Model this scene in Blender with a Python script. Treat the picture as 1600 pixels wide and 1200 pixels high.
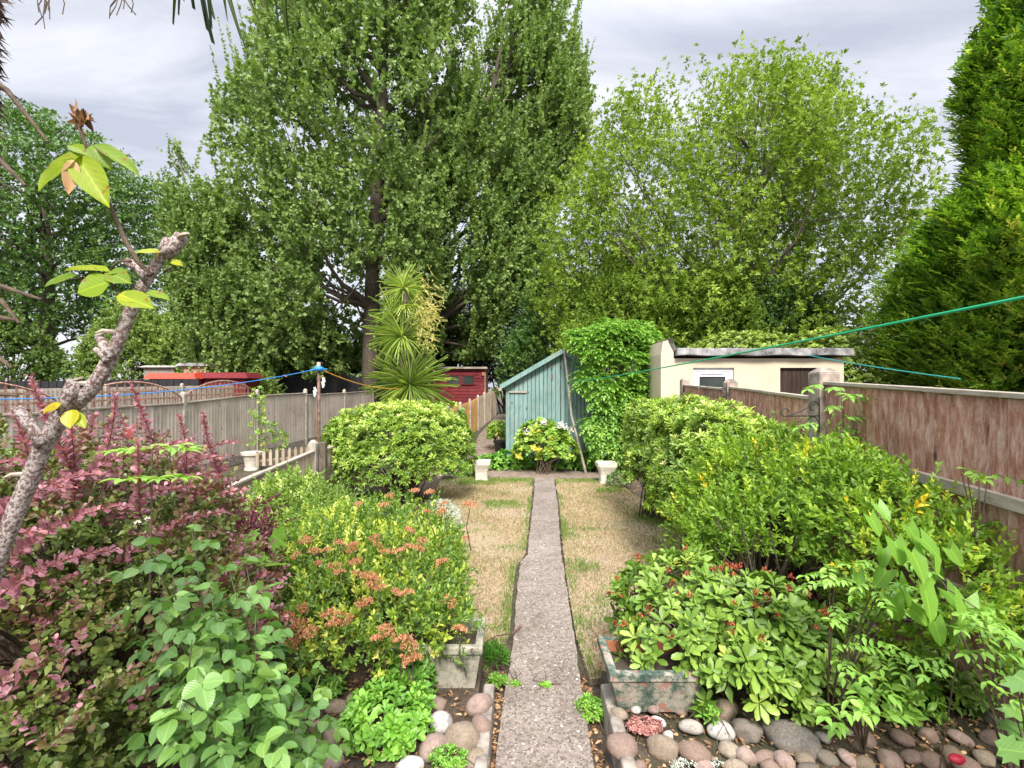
import bpy, bmesh, math, random
import numpy as np
from mathutils import Vector
random.seed(7); RG = np.random.default_rng(7)
C = bpy.context.scene
for o in list(bpy.data.objects): bpy.data.objects.remove(o)
COL = C.collection
# ------------------------------------------------------------------ camera
H = 2.0; F = 800.0
cam = bpy.data.cameras.new('camera'); camo = bpy.data.objects.new('camera', cam); COL.objects.link(camo)
camo.location = (0, 0, H); camo.rotation_euler = (math.radians(90), 0, 0)
cam.lens = 18.0; cam.sensor_width = 36.0; cam.clip_start = .05; cam.clip_end = 900
C.camera = camo
# ------------------------------------------------------------------ light
SUN_EL, SUN_AZ = 46.0, 176.0      # azimuth clockwise from +Y (the way the camera looks): behind, a little to the right
w = bpy.data.worlds.new("World"); C.world = w; w.use_nodes = True
nt = w.node_tree; N = nt.nodes; L = nt.links; N.clear()
wo = N.new('ShaderNodeOutputWorld'); bg = N.new('ShaderNodeBackground'); L.new(bg.outputs[0], wo.inputs[0])
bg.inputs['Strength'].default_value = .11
sky = N.new('ShaderNodeTexSky'); sky.sky_type = 'NISHITA'; sky.sun_disc = False
sky.sun_elevation = math.radians(SUN_EL); sky.sun_rotation = math.radians(SUN_AZ)
tc = N.new('ShaderNodeTexCoord'); sp = N.new('ShaderNodeSeparateXYZ'); L.new(tc.outputs['Generated'], sp.inputs[0])
zz = N.new('ShaderNodeMath'); zz.operation = 'MAXIMUM'; L.new(sp.outputs['Z'], zz.inputs[0]); zz.inputs[1].default_value = .06
za = N.new('ShaderNodeMath'); za.operation = 'ADD'; L.new(zz.outputs[0], za.inputs[0]); za.inputs[1].default_value = .12
dx = N.new('ShaderNodeMath'); dx.operation = 'DIVIDE'; L.new(sp.outputs['X'], dx.inputs[0]); L.new(za.outputs[0], dx.inputs[1])
dy = N.new('ShaderNodeMath'); dy.operation = 'DIVIDE'; L.new(sp.outputs['Y'], dy.inputs[0]); L.new(za.outputs[0], dy.inputs[1])
cb = N.new('ShaderNodeCombineXYZ'); L.new(dx.outputs[0], cb.inputs[0]); L.new(dy.outputs[0], cb.inputs[1])
mp = N.new('ShaderNodeMapping'); L.new(cb.outputs[0], mp.inputs[0]); mp.inputs['Rotation'].default_value = (0, 0, math.radians(-52)); mp.inputs['Scale'].default_value = (.8, 2.4, 1)
n1 = N.new('ShaderNodeTexNoise'); L.new(mp.outputs[0], n1.inputs['Vector']); n1.inputs['Scale'].default_value = 1.15; n1.inputs['Detail'].default_value = 7; n1.inputs['Roughness'].default_value = .58; n1.inputs['Distortion'].default_value = .5
cr = N.new('ShaderNodeValToRGB'); L.new(n1.outputs['Fac'], cr.inputs[0])
cr.color_ramp.elements[0].position = .36; cr.color_ramp.elements[0].color = (.405, .42, .485, 1)
cr.color_ramp.elements[1].position = .66; cr.color_ramp.elements[1].color = (.70, .70, .735, 1)
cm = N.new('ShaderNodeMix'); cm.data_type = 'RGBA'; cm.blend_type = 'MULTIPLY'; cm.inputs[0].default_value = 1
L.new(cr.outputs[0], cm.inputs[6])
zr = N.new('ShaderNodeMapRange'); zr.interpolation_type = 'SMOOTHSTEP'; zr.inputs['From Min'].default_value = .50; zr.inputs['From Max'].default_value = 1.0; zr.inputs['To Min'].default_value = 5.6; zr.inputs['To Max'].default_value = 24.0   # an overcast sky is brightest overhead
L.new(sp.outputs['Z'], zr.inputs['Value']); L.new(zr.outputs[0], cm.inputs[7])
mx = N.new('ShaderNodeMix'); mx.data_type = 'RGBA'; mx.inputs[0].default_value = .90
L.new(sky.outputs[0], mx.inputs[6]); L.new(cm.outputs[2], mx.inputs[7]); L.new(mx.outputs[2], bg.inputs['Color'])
sd = bpy.data.lights.new('sun', 'SUN'); so = bpy.data.objects.new('sun', sd); COL.objects.link(so)
sd.energy = 2.5; sd.angle = math.radians(16); sd.color = (1, .95, .86)
a, e = math.radians(SUN_AZ), math.radians(SUN_EL)
sv = Vector((math.sin(a)*math.cos(e), math.cos(a)*math.cos(e), math.sin(e)))
so.rotation_euler = sv.to_track_quat('Z', 'Y').to_euler(); so.location = (-5, -8, 15)
C.view_settings.view_transform = 'Standard'; C.view_settings.look = 'None'; C.view_settings.exposure = 1.36; C.view_settings.gamma = 1
C.render.engine = 'CYCLES'
try:
    C.cycles.max_bounces = 7; C.cycles.diffuse_bounces = 4; C.cycles.transmission_bounces = 4; C.cycles.use_denoising = True
except Exception: pass
# ------------------------------------------------------------------ helpers
def P(px, py, d): return ((px-800)/F*d, d, H-(py-600)/F*d)
def G(px, py, z=0.0):            # ground point under a pixel
    d = (H-z)*F/(py-600); return ((px-800)/F*d, d, z)
def PX(p, d): return [((a-800)/F*d, d, H-(b-600)/F*d) for a, b in p]
def link(o, parent=None, loc=(0, 0, 0)):
    COL.objects.link(o)
    if parent is not None: o.parent = parent
    else: o.location = loc
    return o
def tag(o, label=None, cat=None, group=None, kind=None):
    if label: o['label'] = label
    if cat: o['category'] = cat
    if group: o['group'] = group
    if kind: o['kind'] = kind
    return o
def thing(name, label, cat, loc, group=None):
    o = bpy.data.objects.new(name, None); o.empty_display_size = .2; COL.objects.link(o); o.location = loc
    return tag(o, label, cat, group)
def off(parent, origin):
    if parent is None: return np.array(origin if origin is not None else (0, 0, 0), float)
    l = np.array(parent.location, float)
    if parent.parent is not None: l = l+np.array(parent.parent.location, float)
    return l
class MB:
    def __init__(s): s.v = []; s.f = []; s.t = []
    def hexa(s, c, tint=None):       # 8 corners: bottom 4 ccw, top 4 ccw
        n = len(s.v); t = random.random() if tint is None else tint
        s.v += [tuple(x) for x in c]; s.t += [t]*8
        s.f += [tuple(n+i for i in q) for q in ((3, 2, 1, 0), (4, 5, 6, 7), (0, 1, 5, 4), (1, 2, 6, 5), (2, 3, 7, 6), (3, 0, 4, 7))]
    def box(s, x0, y0, z0, x1, y1, z1, tint=None):
        s.hexa([(x0, y0, z0), (x1, y0, z0), (x1, y1, z0), (x0, y1, z0), (x0, y0, z1), (x1, y0, z1), (x1, y1, z1), (x0, y1, z1)], tint)
    def bar(s, a, b, w, h, tint=None, up=(0, 0, 1)):    # rectangular bar a->b, w sideways, h along up
        a, b, up = Vector(a), Vector(b), Vector(up); d = (b-a).normalized(); sd_ = d.cross(up).normalized()*(w/2); u = sd_.cross(d).normalized()*(h/2)
        s.hexa([a-sd_-u, a+sd_-u, b+sd_-u, b-sd_-u, a-sd_+u, a+sd_+u, b+sd_+u, b-sd_+u], tint)
    def tube(s, pts, rad, n=6, tint=None, cap=True, wob=0):
        t = random.random() if tint is None else tint
        pts = [Vector(p) for p in pts]; m = len(pts)
        if not hasattr(rad, '__len__'): rad = [rad]*m
        base = len(s.v); ref = None
        for i, p in enumerate(pts):
            d = (pts[min(i+1, m-1)]-pts[max(i-1, 0)])
            d = d.normalized() if d.length > 1e-9 else Vector((0, 0, 1))
            if ref is None: ref = Vector((1, 0, 0)) if abs(d.x) < .8 else Vector((0, 1, 0))
            u = (ref-d*ref.dot(d)).normalized(); v = d.cross(u); ref = u
            for k in range(n):
                an = 2*math.pi*k/n; r = rad[i]*(1+(random.uniform(-wob, wob) if wob else 0))
                s.v.append(tuple(p+(u*math.cos(an)+v*math.sin(an))*r)); s.t.append(t)
        for i in range(m-1):
            for k in range(n):
                k2 = (k+1) % n; a = base+i*n
                s.f.append((a+k, a+k2, a+n+k2, a+n+k))
        if cap:
            s.f.append(tuple(base+k for k in reversed(range(n)))); s.f.append(tuple(base+(m-1)*n+k for k in range(n)))
    def poly(s, pts, tint=None):
        n = len(s.v); s.v += [tuple(p) for p in pts]; s.t += [random.random() if tint is None else tint]*len(pts); s.f.append(tuple(range(n, n+len(pts))))
    def prism(s, pts, dv, tint=None):
        n = len(s.v); k = len(pts); t = random.random() if tint is None else tint
        s.v += [tuple(p) for p in pts]+[tuple(Vector(p)+Vector(dv)) for p in pts]; s.t += [t]*2*k
        s.f.append(tuple(range(n, n+k))); s.f.append(tuple(reversed(range(n+k, n+2*k))))
        for i in range(k):
            j = (i+1) % k; s.f.append((n+j, n+i, n+k+i, n+k+j))
    def build(s, name, m, parent=None, origin=None, bevel=0, smooth=False):
        me = bpy.data.meshes.new(name); of = off(parent, origin)
        V = np.array(s.v, float)-of
        me.from_pydata(V.tolist(), [], s.f)
        bm = bmesh.new(); bm.from_mesh(me); bmesh.ops.recalc_face_normals(bm, faces=bm.faces); bm.to_mesh(me); bm.free()
        at = me.attributes.new('tint', 'FLOAT', 'POINT'); at.data.foreach_set('value', np.array(s.t, np.float32))
        me.materials.append(m)
        if smooth: me.polygons.foreach_set('use_smooth', [True]*len(me.polygons))
        o = bpy.data.objects.new(name, me); link(o, parent, tuple(of) if parent is None else (0, 0, 0))
        if bevel:
            b = o.modifiers.new('bevel', 'BEVEL'); b.width = bevel; b.segments = 2; b.limit_method = 'ANGLE'
        return o
def nrm(v):
    v = np.asarray(v, float); return v/np.maximum(np.linalg.norm(v, axis=-1, keepdims=True), 1e-9)
def basis(d):
    r = np.where(np.abs(d[:, 2:3]) < .9, np.array([[0, 0, 1.]]), np.array([[1., 0, 0]]))
    u = nrm(np.cross(r, d)); return u, np.cross(d, u)
def tmpl(mid, sides):
    v = [(u, 0, ww) for u, ww in mid]+[(u, -s, ww) for u, s, ww in sides]+[(u, s, ww) for u, s, ww in sides]
    f = []
    for q in (4, 7):
        f += [(0, q, 1), (q, q+1, 1), (1, q+1, 2), (q+1, q+2, 2), (2, q+2, 3)] if q == 7 else [(0, 1, q), (q, 1, q+1), (1, 2, q+1), (q+1, 2, q+2), (2, 3, q+2)]
    return np.array(v, float), np.array(f)
T_DIA = (np.array([(0, 0, 0), (.45, -.5, .1), (1, 0, -.06), (.45, .5, .1)], float), np.array([(0, 2, 1), (0, 3, 2)]))
MID = [(0, 0), (.35, 0), (.7, -.03), (1, -.12)]
T_OV = tmpl(MID, [(.12, .30, .05), (.38, .5, .09), (.74, .30, .03)])
T_LANCE = tmpl(MID, [(.2, .30, .05), (.5, .5, .08), (.78, .32, .02)])
T_OBO = tmpl(MID, [(.22, .17, .04), (.6, .47, .09), (.88, .38, .04)])
T_OBW = tmpl([(0, 0), (.35, .0), (.7, .0), (1, -.08)], [(.2, .20, .02), (.58, .5, .05), (.9, .36, .02)])
T_RND = tmpl(MID, [(.08, .34, .05), (.4, .52, .09), (.8, .38, .03)])
T_HEART = tmpl(MID, [(-.16, .34, .08), (.16, .52, .11), (.6, .26, .02)])
def t_grid(wf, n=7, back=0., droop=.12, fold=.08, wave=.0):
    v = []; f = []
    for i in range(n+1):
        u = i/n; wd = .5*wf(u)
        for s in (-1, -.55, 0, .55, 1): v.append((u-back*abs(s)*(1-u)**3, wd*s, -droop*u*u+fold*abs(s)*min(1, wd*2.2)+(wave*math.sin(u*17+s) if abs(s) == 1 else 0)))
    for i in range(n):
        for j in range(4): a_ = i*5+j; f += [(a_, a_+6, a_+1), (a_, a_+5, a_+6)]
    return np.array(v, float), np.array(f)
T_HEART = t_grid(lambda u: max(0, (1-u)**.75*(.62+1.1*u-.5*u*u)*1.25), 8, .34, .12, .10, .02)
T_ROSE = t_grid(lambda u: max(0, math.sin(math.pi*min(1, u**.8)))**.72 if 0 < u < 1 else 0, 7, 0, .14, .09, .014)
def t_palm():
    ol = [(0, -.02), (-.08, .28), (.10, .36), (.05, .62), (.28, .48), (.45, .62), (.48, .36), (.66, .34), (.62, .16), (1.0, 0)]
    v = [(.3, 0, 0)]+[(u, s, .05 if abs(s) > .3 else .0) for u, s in ol]+[(u, -s, .05 if abs(s) > .3 else .0) for u, s in ol[1:-1]]
    n = len(ol); f = [(0, i+1, i+2) for i in range(n-1)]
    idx = [1]+list(range(n+1, n+1+n-2))+[n]
    f += [(0, idx[i+1], idx[i]) for i in range(len(idx)-1)]
    return np.array(v, float), np.array(f)
T_PALM = t_palm()
def t_blade(k=5, droop=.35):
    v = []; f = []
    for i in range(k+1):
        u = i/k; ww = -droop*u*u; wd = .5*(1-u**2.2)*(.55+.45*min(1, u*4)) if i < k else 0.02
        v += [(u*(1-.25*droop*u), -wd, ww+.03), (u*(1-.25*droop*u), 0, ww), (u*(1-.25*droop*u), wd, ww+.03)]
    for i in range(k):
        a = i*3
        for q in (0, 1): f += [(a+q, a+q+4, a+q+1), (a+q, a+q+3, a+q+4)]
    return np.array(v, float), np.array(f)
class FO:
    "many leaves gathered into one mesh"
    def __init__(s): s.a = []
    def add(s, pos, ax, nn, ln, wd, tint, T):
        n = len(pos); pos = np.asarray(pos, float); ax = nrm(ax); nn = nn-ax*np.sum(nn*ax, 1, keepdims=True); nn = nrm(nn); sdv = np.cross(nn, ax)
        ln = np.broadcast_to(ln, (n,)).astype(float); wd = np.broadcast_to(wd, (n,)).astype(float); tint = np.broadcast_to(tint, (n,)).astype(float)
        s.a.append((pos, ax, nn, sdv, ln, wd, tint, T))
    def rosette(s, tip, d, k, ang, ln, wdr, tint, T, sd=.18, tj=.06):
        n = len(tip); d = nrm(d); u, v = basis(d)
        j = np.arange(k)[None, :]; az = j*2.399963+RG.uniform(0, 6.28, (n, 1)); el = np.clip(RG.normal(ang, sd, (n, k))*(.55+.45*(j+1)/k*1.2), .1, 2.2)
        ax = np.cos(el)[..., None]*d[:, None]+np.sin(el)[..., None]*(np.cos(az)[..., None]*u[:, None]+np.sin(az)[..., None]*v[:, None])
        pos = tip[:, None]+ax*.004-d[:, None]*(j[..., None]/k)*np.mean(ln)*.35
        L_ = (np.broadcast_to(ln, (n,))[:, None]*RG.uniform(.68, 1.3, (n, 1))*RG.uniform(.7, 1.15, (n, k))*(.7+.3*(j+1)/k)).ravel()
        tt = (np.broadcast_to(tint, (n,))[:, None]+RG.normal(0, tj, (n, k))-(j/k)*.12).ravel()
        dd = np.broadcast_to(d[:, None], ax.shape).reshape(-1, 3)+RG.normal(0, .12, (n*k, 3))
        s.add(pos.reshape(-1, 3), ax.reshape(-1, 3), dd, L_, L_*wdr, tt, T)
    def shoots(s, b, d, sl, m, ln, wdr, tint, T, el=.95, grav=0., t0=.12, tj=.06, flat=.3, planar=False, upn=.3, taper=.25, rnd=0.):
        n = len(b); d = nrm(d); u, v = basis(d); sl = np.broadcast_to(sl, (n,)).astype(float)
        t = (np.arange(m)[None, :]+RG.uniform(0, .9, (n, m)))/m*(1-t0)+t0
        gv = np.array([0, 0, 1.])*grav
        pos = b[:, None]+d[:, None]*(sl[:, None]*t)[..., None]+gv*(sl[:, None]*t*t)[..., None]
        dl = nrm(d[:, None]+gv*2*t[..., None])
        az = (np.arange(m)[None, :]*(math.pi if planar else 2.399963))+RG.uniform(0, 6.28, (n, 1))*(0 if planar else 1)+RG.normal(0, flat, (n, m))
        e_ = el*(1-.45*t)+RG.normal(0, .2, (n, m))
        ax = np.cos(e_)[..., None]*dl+np.sin(e_)[..., None]*(np.cos(az)[..., None]*u[:, None]+np.sin(az)[..., None]*v[:, None])
        if rnd: ax = ax+RG.normal(0, rnd, ax.shape)
        L_ = (ln*RG.uniform(.72, 1.3, (n, 1))*RG.uniform(.65, 1.2, (n, m))*(1-taper*t)).ravel()
        nn = (dl*(1-upn)+np.array([0, 0, 1.])*upn).reshape(-1, 3)+RG.normal(0, .35+rnd, (n*m, 3))
        if planar: nn = np.broadcast_to(v[:, None]*np.where(v[:, 2:3] < 0, -1., 1.)[:, None], ax.shape).reshape(-1, 3)+RG.normal(0, .25, (n*m, 3))+np.array([-.25, -.45, .75])
        tt = (np.broadcast_to(tint, (n,))[:, None]+RG.normal(0, tj, (n, m))).ravel()
        s.add(pos.reshape(-1, 3), ax.reshape(-1, 3), nn, L_, L_*wdr, tt, T)
    def build(s, name, m, parent=None, origin=None, smooth=True, clip=None):
        of = off(parent, origin); VS = []; FS = []; TS = []; US = []; base = 0
        for pos, ax, nn, sdv, ln, wd, tint, (tv, tf) in s.a:
            if clip is not None:
                k = clip(pos+ax*(ln*.8)[:, None]) & clip(pos); pos, ax, nn, sdv, ln, wd, tint = pos[k], ax[k], nn[k], sdv[k], ln[k], wd[k], tint[k]
            n = len(pos); 
            if n == 0: continue
            kk = len(tv)
            V = pos[:, None]+ax[:, None]*(tv[None, :, 0:1]*ln[:, None, None])+sdv[:, None]*(tv[None, :, 1:2]*wd[:, None, None])+nn[:, None]*(tv[None, :, 2:3]*ln[:, None, None])
            VS.append((V-of).reshape(-1, 3)); FS.append((tf[None]+(np.arange(n)*kk)[:, None, None]+base).reshape(-1, 3)); base += n*kk
            TS.append(np.repeat(tint, kk)); US.append(np.tile(tv[:, :2], (n, 1)))
        V = np.concatenate(VS).astype(np.float32); Fc = np.concatenate(FS).astype(np.int32); T = np.concatenate(TS).astype(np.float32); U = np.concatenate(US).astype(np.float32)
        me = bpy.data.meshes.new(name); me.vertices.add(len(V)); me.vertices.foreach_set('co', V.ravel())
        nf = len(Fc); me.loops.add(nf*3); me.loops.foreach_set('vertex_index', Fc.ravel()); me.polygons.add(nf)
        me.polygons.foreach_set('loop_start', np.arange(0, nf*3, 3, dtype=np.int32)); me.polygons.foreach_set('loop_total', np.full(nf, 3, np.int32))
        if smooth: me.polygons.foreach_set('use_smooth', np.ones(nf, bool))
        me.update(calc_edges=True)
        at = me.attributes.new('tint', 'FLOAT', 'POINT'); at.data.foreach_set('value', T)
        uv = me.uv_layers.new(name='UVMap'); uv.data.foreach_set('uv', U[Fc.ravel()].ravel())
        me.materials.append(m); o = bpy.data.objects.new(name, me); link(o, parent, tuple(of) if parent is None else (0, 0, 0))
        return o
# ------------------------------------------------------------------ materials
def newmat(name):
    m = bpy.data.materials.new(name); m.use_nodes = True; n = m.node_tree; n.nodes.clear()
    o = n.nodes.new('ShaderNodeOutputMaterial'); b = n.nodes.new('ShaderNodeBsdfPrincipled'); n.links.new(b.outputs[0], o.inputs[0])
    return m, n, b, o
def ramp(n, fac, stops):
    r = n.nodes.new('ShaderNodeValToRGB'); e_ = r.color_ramp.elements
    while len(e_) < len(stops): e_.new(.5)
    for i, (p, c) in enumerate(stops): e_[i].position = p; e_[i].color = (*c, 1)
    if fac is not None: n.links.new(fac, r.inputs[0])
    return r.outputs[0]
def noise(n, vec, sc, det=5, ro=.55, dist=0):
    t = n.nodes.new('ShaderNodeTexNoise'); t.inputs['Scale'].default_value = sc; t.inputs['Detail'].default_value = det; t.inputs['Roughness'].default_value = ro; t.inputs['Distortion'].default_value = dist
    if vec is not None: n.links.new(vec, t.inputs['Vector'])
    return t.outputs['Fac']
def obj_vec(n, scale=(1, 1, 1), tintshift=False):
    t = n.nodes.new('ShaderNodeTexCoord'); m = n.nodes.new('ShaderNodeMapping'); m.inputs['Scale'].default_value = scale; n.links.new(t.outputs['Object'], m.inputs[0])
    if tintshift:
        at = n.nodes.new('ShaderNodeAttribute'); at.attribute_name = 'tint'; mu = n.nodes.new('ShaderNodeMath'); mu.operation = 'MULTIPLY'; mu.inputs[1].default_value = 37
        n.links.new(at.outputs['Fac'], mu.inputs[0]); c = n.nodes.new('ShaderNodeCombineXYZ'); n.links.new(mu.outputs[0], c.inputs[0]); n.links.new(mu.outputs[0], c.inputs[1]); n.links.new(c.outputs[0], m.inputs['Location'])
    return m.outputs[0]
def mix(n, a, b, fac, mode='MIX'):
    m = n.nodes.new('ShaderNodeMix'); m.data_type = 'RGBA'; m.blend_type = mode
    for v, i in ((a, 6), (b, 7), (fac, 0)):
        if isinstance(v, (int, float)): m.inputs[i].default_value = v
        elif isinstance(v, tuple): m.inputs[i].default_value = (*v, 1)
        else: n.links.new(v, m.inputs[i])
    return m.outputs[2]
def bump(n, b, h, st=.5, dist=.01):
    u = n.nodes.new('ShaderNodeBump'); u.inputs['Strength'].default_value = st; u.inputs['Distance'].default_value = dist; n.links.new(h, u.inputs['Height']); n.links.new(u.outputs[0], b.inputs['Normal']); return u
def attr(n, name='tint'):
    a_ = n.nodes.new('ShaderNodeAttribute'); a_.attribute_name = name; return a_.outputs['Fac']
def mth(n, op, a, b=None, clamp=False):
    m = n.nodes.new('ShaderNodeMath'); m.operation = op; m.use_clamp = clamp
    for v, i in ((a, 0), (b, 1)):
        if v is None: continue
        if isinstance(v, (int, float)): m.inputs[i].default_value = v
        else: n.links.new(v, m.inputs[i])
    return m.outputs[0]
LB = 1.4
def leafmat(name, stops, rough=.42, trans=.3, spec=.5, veins=False, blotch=None, tcol=(1.25, 1.3, .55)):
    m, n, b, o = newmat(name); stops = [(p_, tuple(min(.8, x*LB) for x in c_)) for p_, c_ in stops]; col = ramp(n, attr(n), stops)
    if blotch:
        f = noise(n, obj_vec(n), blotch[0], 3); col = mix(n, col, blotch[1], ramp(n, f, [(blotch[2], (0, 0, 0)), (min(1, blotch[2]+.12), (1, 1, 1))]))
    if veins:
        vk = .16 if name != 'rhododendron leaves' else .3
        uv = n.nodes.new('ShaderNodeUVMap'); s_ = n.nodes.new('ShaderNodeSeparateXYZ'); n.links.new(uv.outputs[0], s_.inputs[0])
        av = mth(n, 'ABSOLUTE', s_.outputs[1]); mid = mth(n, 'LESS_THAN', av, .03)
        w_ = mth(n, 'SINE', mth(n, 'MULTIPLY', mth(n, 'SUBTRACT', s_.outputs[0], mth(n, 'MULTIPLY', av, .7)), 44)); vv = mth(n, 'GREATER_THAN', w_, .86)
        col = mix(n, col, mix(n, col, (1.5, 1.4, 1.2), 1., 'MULTIPLY'), mth(n, 'MAXIMUM', mth(n, 'MULTIPLY', mid, .8), mth(n, 'MULTIPLY', vv, vk)))
        bump(n, b, w_, .15, .001)
    n.links.new(col, b.inputs['Base Color']); b.inputs['Roughness'].default_value = rough; b.inputs['Specular IOR Level'].default_value = spec
    tr = n.nodes.new('ShaderNodeBsdfTranslucent'); n.links.new(mix(n, col, tcol, 1., 'MULTIPLY'), tr.inputs[0])
    ms = n.nodes.new('ShaderNodeMixShader'); ms.inputs[0].default_value = trans; n.links.new(b.outputs[0], ms.inputs[1]); n.links.new(tr.outputs[0], ms.inputs[2]); n.links.new(ms.outputs[0], o.inputs[0])
    return m
def plain(name, c, rough=.6, metal=0, var=.15, sc=12, bmp=.2):
    m, n, b, o = newmat(name); f = noise(n, obj_vec(n), sc, 5)
    lo = tuple(x*(1-var*1.6) for x in c); hi = tuple(min(1, x*(1+var)) for x in c)
    n.links.new(ramp(n, f, [(.3, lo), (.7, hi)]), b.inputs['Base Color']); b.inputs['Roughness'].default_value = rough; b.inputs['Metallic'].default_value = metal
    if bmp: bump(n, b, noise(n, obj_vec(n), sc*4, 4), bmp, .004)
    return m
def woodmat(name, c1, c2, c3, grain=(14, 14, 1.1), worn=None, wthr=.56, rough=.8, knots=True):
    m, n, b, o = newmat(name); v = obj_vec(n, grain, True); f = noise(n, v, 3.2, 8, .65, .6); col = ramp(n, f, [(.28, c1), (.5, c2), (.75, c3)])
    col = mix(n, col, mix(n, col, (.76, .76, .77), 1., 'MULTIPLY'), ramp(n, attr(n), [(0, (0, 0, 0)), (1, (1, 1, 1))]))
    if worn:
        g = noise(n, obj_vec(n, (11, 11, 3.0), True), 2.2, 9, .75, .25); col = mix(n, col, worn, ramp(n, g, [(wthr-.04, (0, 0, 0)), (wthr+.16, (.8, .8, .8))]))
    st_ = noise(n, obj_vec(n), 1.3, 4); col = mix(n, col, mix(n, col, (.74, .73, .70), 1., 'MULTIPLY'), ramp(n, st_, [(.45, (0, 0, 0)), (.7, (1, 1, 1))]))
    if knots:
        vo = n.nodes.new('ShaderNodeTexVoronoi'); vo.inputs['Scale'].default_value = 1.; n.links.new(obj_vec(n, (6, 6, 2.4), True), vo.inputs['Vector'])
        col = mix(n, col, (.045, .03, .02), ramp(n, vo.outputs['Distance'], [(.05, (.85, .85, .85)), (.11, (0, 0, 0))]))
    n.links.new(col, b.inputs['Base Color']); b.inputs['Roughness'].default_value = rough; b.inputs['Specular IOR Level'].default_value = .2; bump(n, b, f, .6, .006)
    return m
def barkmat(name, c1, c2, sc=(9, 9, 2.5), lich=None):
    m, n, b, o = newmat(name); f = noise(n, obj_vec(n, sc), 2.5, 8, .7, .5); col = ramp(n, f, [(.3, c1), (.7, c2)])
    if lich: col = mix(n, col, lich[0], ramp(n, noise(n, obj_vec(n), lich[1], 6, .7), [(lich[2], (0, 0, 0)), (lich[2]+.06, (1, 1, 1))]))
    n.links.new(col, b.inputs['Base Color']); b.inputs['Roughness'].default_value = .85; b.inputs['Specular IOR Level'].default_value = .2; bump(n, b, f, .8, .012); return m
M = {}
M['bark'] = barkmat('bark', (.06, .045, .035), (.20, .165, .13))
M['twig'] = barkmat('twig', (.07, .05, .035), (.19, .14, .10), (20, 20, 20))
M['rosebark'] = barkmat('rose bark', (.10, .055, .045), (.36, .25, .22), (90, 90, 22), ((.60, .53, .50), 150, .47))
M['cut'] = plain('cut wood', (.55, .46, .36), .8, var=.2, sc=60)
# --- ground, soil, lawn
m, n, b, o = newmat('soil'); f = noise(n, obj_vec(n), 9, 9, .7); g = noise(n, obj_vec(n), .35, 4); f2 = noise(n, obj_vec(n), 60, 6, .7)
c = ramp(n, f, [(.3, (.035, .026, .018)), (.5, (.085, .062, .043)), (.72, (.17, .13, .095))]); c = mix(n, c, (.05, .075, .02), ramp(n, g, [(.5, (0, 0, 0)), (.6, (.7, .7, .7))]))
n.links.new(c, b.inputs['Base Color']); b.inputs['Roughness'].default_value = .95; bump(n, b, f2, 1., .02); M['soil'] = m
m, n, b, o = newmat('lawn'); f = noise(n, obj_vec(n), 38, 9, .75); g = noise(n, obj_vec(n), 1.7, 5, .6)
c = ramp(n, f, [(.3, (.15, .10, .065)), (.5, (.32, .245, .16)), (.7, (.48, .39, .27))]); c = mix(n, c, (.12, .17, .045), ramp(n, g, [(.56, (0, 0, 0)), (.66, (.7, .7, .7))]))
n.links.new(c, b.inputs['Base Color']); b.inputs['Roughness'].default_value = .95; bump(n, b, f, .8, .015); M['lawn'] = m
m, n, b, o = newmat('dirt'); f = noise(n, obj_vec(n), 6, 9, .7); c = ramp(n, f, [(.3, (.12, .085, .065)), (.55, (.24, .18, .14)), (.75, (.33, .26, .21))]); n.links.new(c, b.inputs['Base Color']); b.inputs['Roughness'].default_value = .95; bump(n, b, f, .8, .015); M['dirt'] = m
m, n, b, o = newmat('aggregate concrete')
f = noise(n, obj_vec(n), 1.3, 6, .6); fm = noise(n, obj_vec(n), 34, 8, .7); vo = n.nodes.new('ShaderNodeTexVoronoi'); vo.inputs['Scale'].default_value = 95; n.links.new(obj_vec(n), vo.inputs['Vector'])
vb = n.nodes.new('ShaderNodeTexVoronoi'); vb.inputs['Scale'].default_value = 42; n.links.new(obj_vec(n), vb.inputs['Vector'])
base = ramp(n, f, [(.3, (.19, .155, .13)), (.7, (.34, .29, .25))]); base = mix(n, base, mix(n, base, (.62, .58, .55), 1., 'MULTIPLY'), ramp(n, fm, [(.38, (1, 1, 1)), (.58, (0, 0, 0))]))
sx = n.nodes.new('ShaderNodeSeparateColor'); n.links.new(vo.outputs['Color'], sx.inputs[0]); sy = n.nodes.new('ShaderNodeSeparateColor'); n.links.new(vb.outputs['Color'], sy.inputs[0])
base = mix(n, base, mix(n, base, (.58, .54, .48), 1., 'MULTIPLY'), ramp(n, noise(n, obj_vec(n), 3.3, 8, .72, .6), [(.5, (0, 0, 0)), (.68, (.9, .9, .9))])); base = mix(n, base, (.11, .13, .05), ramp(n, noise(n, obj_vec(n), 5.1, 9, .75), [(.62, (0, 0, 0)), (.72, (.5, .5, .5))]))
c = mix(n, base, (.40, .355, .31), mth(n, 'MULTIPLY', mth(n, 'GREATER_THAN', sx.outputs[0], .84), mth(n, 'LESS_THAN', vo.outputs['Distance'], .42)))
c = mix(n, c, (.54, .50, .45), mth(n, 'MULTIPLY', mth(n, 'GREATER_THAN', sy.outputs[1], .95), mth(n, 'LESS_THAN', vb.outputs['Distance'], .36)))
c = mix(n, c, (.07, .05, .04), mth(n, 'MULTIPLY', mth(n, 'LESS_THAN', sx.outputs[1], .16), .7))
n.links.new(c, b.inputs['Base Color']); b.inputs['Roughness'].default_value = .9; bump(n, b, vo.outputs['Distance'], .4, .004); M['path'] = m
M['kerb'] = plain('old concrete', (.30, .26, .22), .9, var=.4, sc=14, bmp=.7)
M['postconc'] = plain('concrete post', (.42, .38, .32), .9, var=.3, sc=10, bmp=.6)
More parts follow.
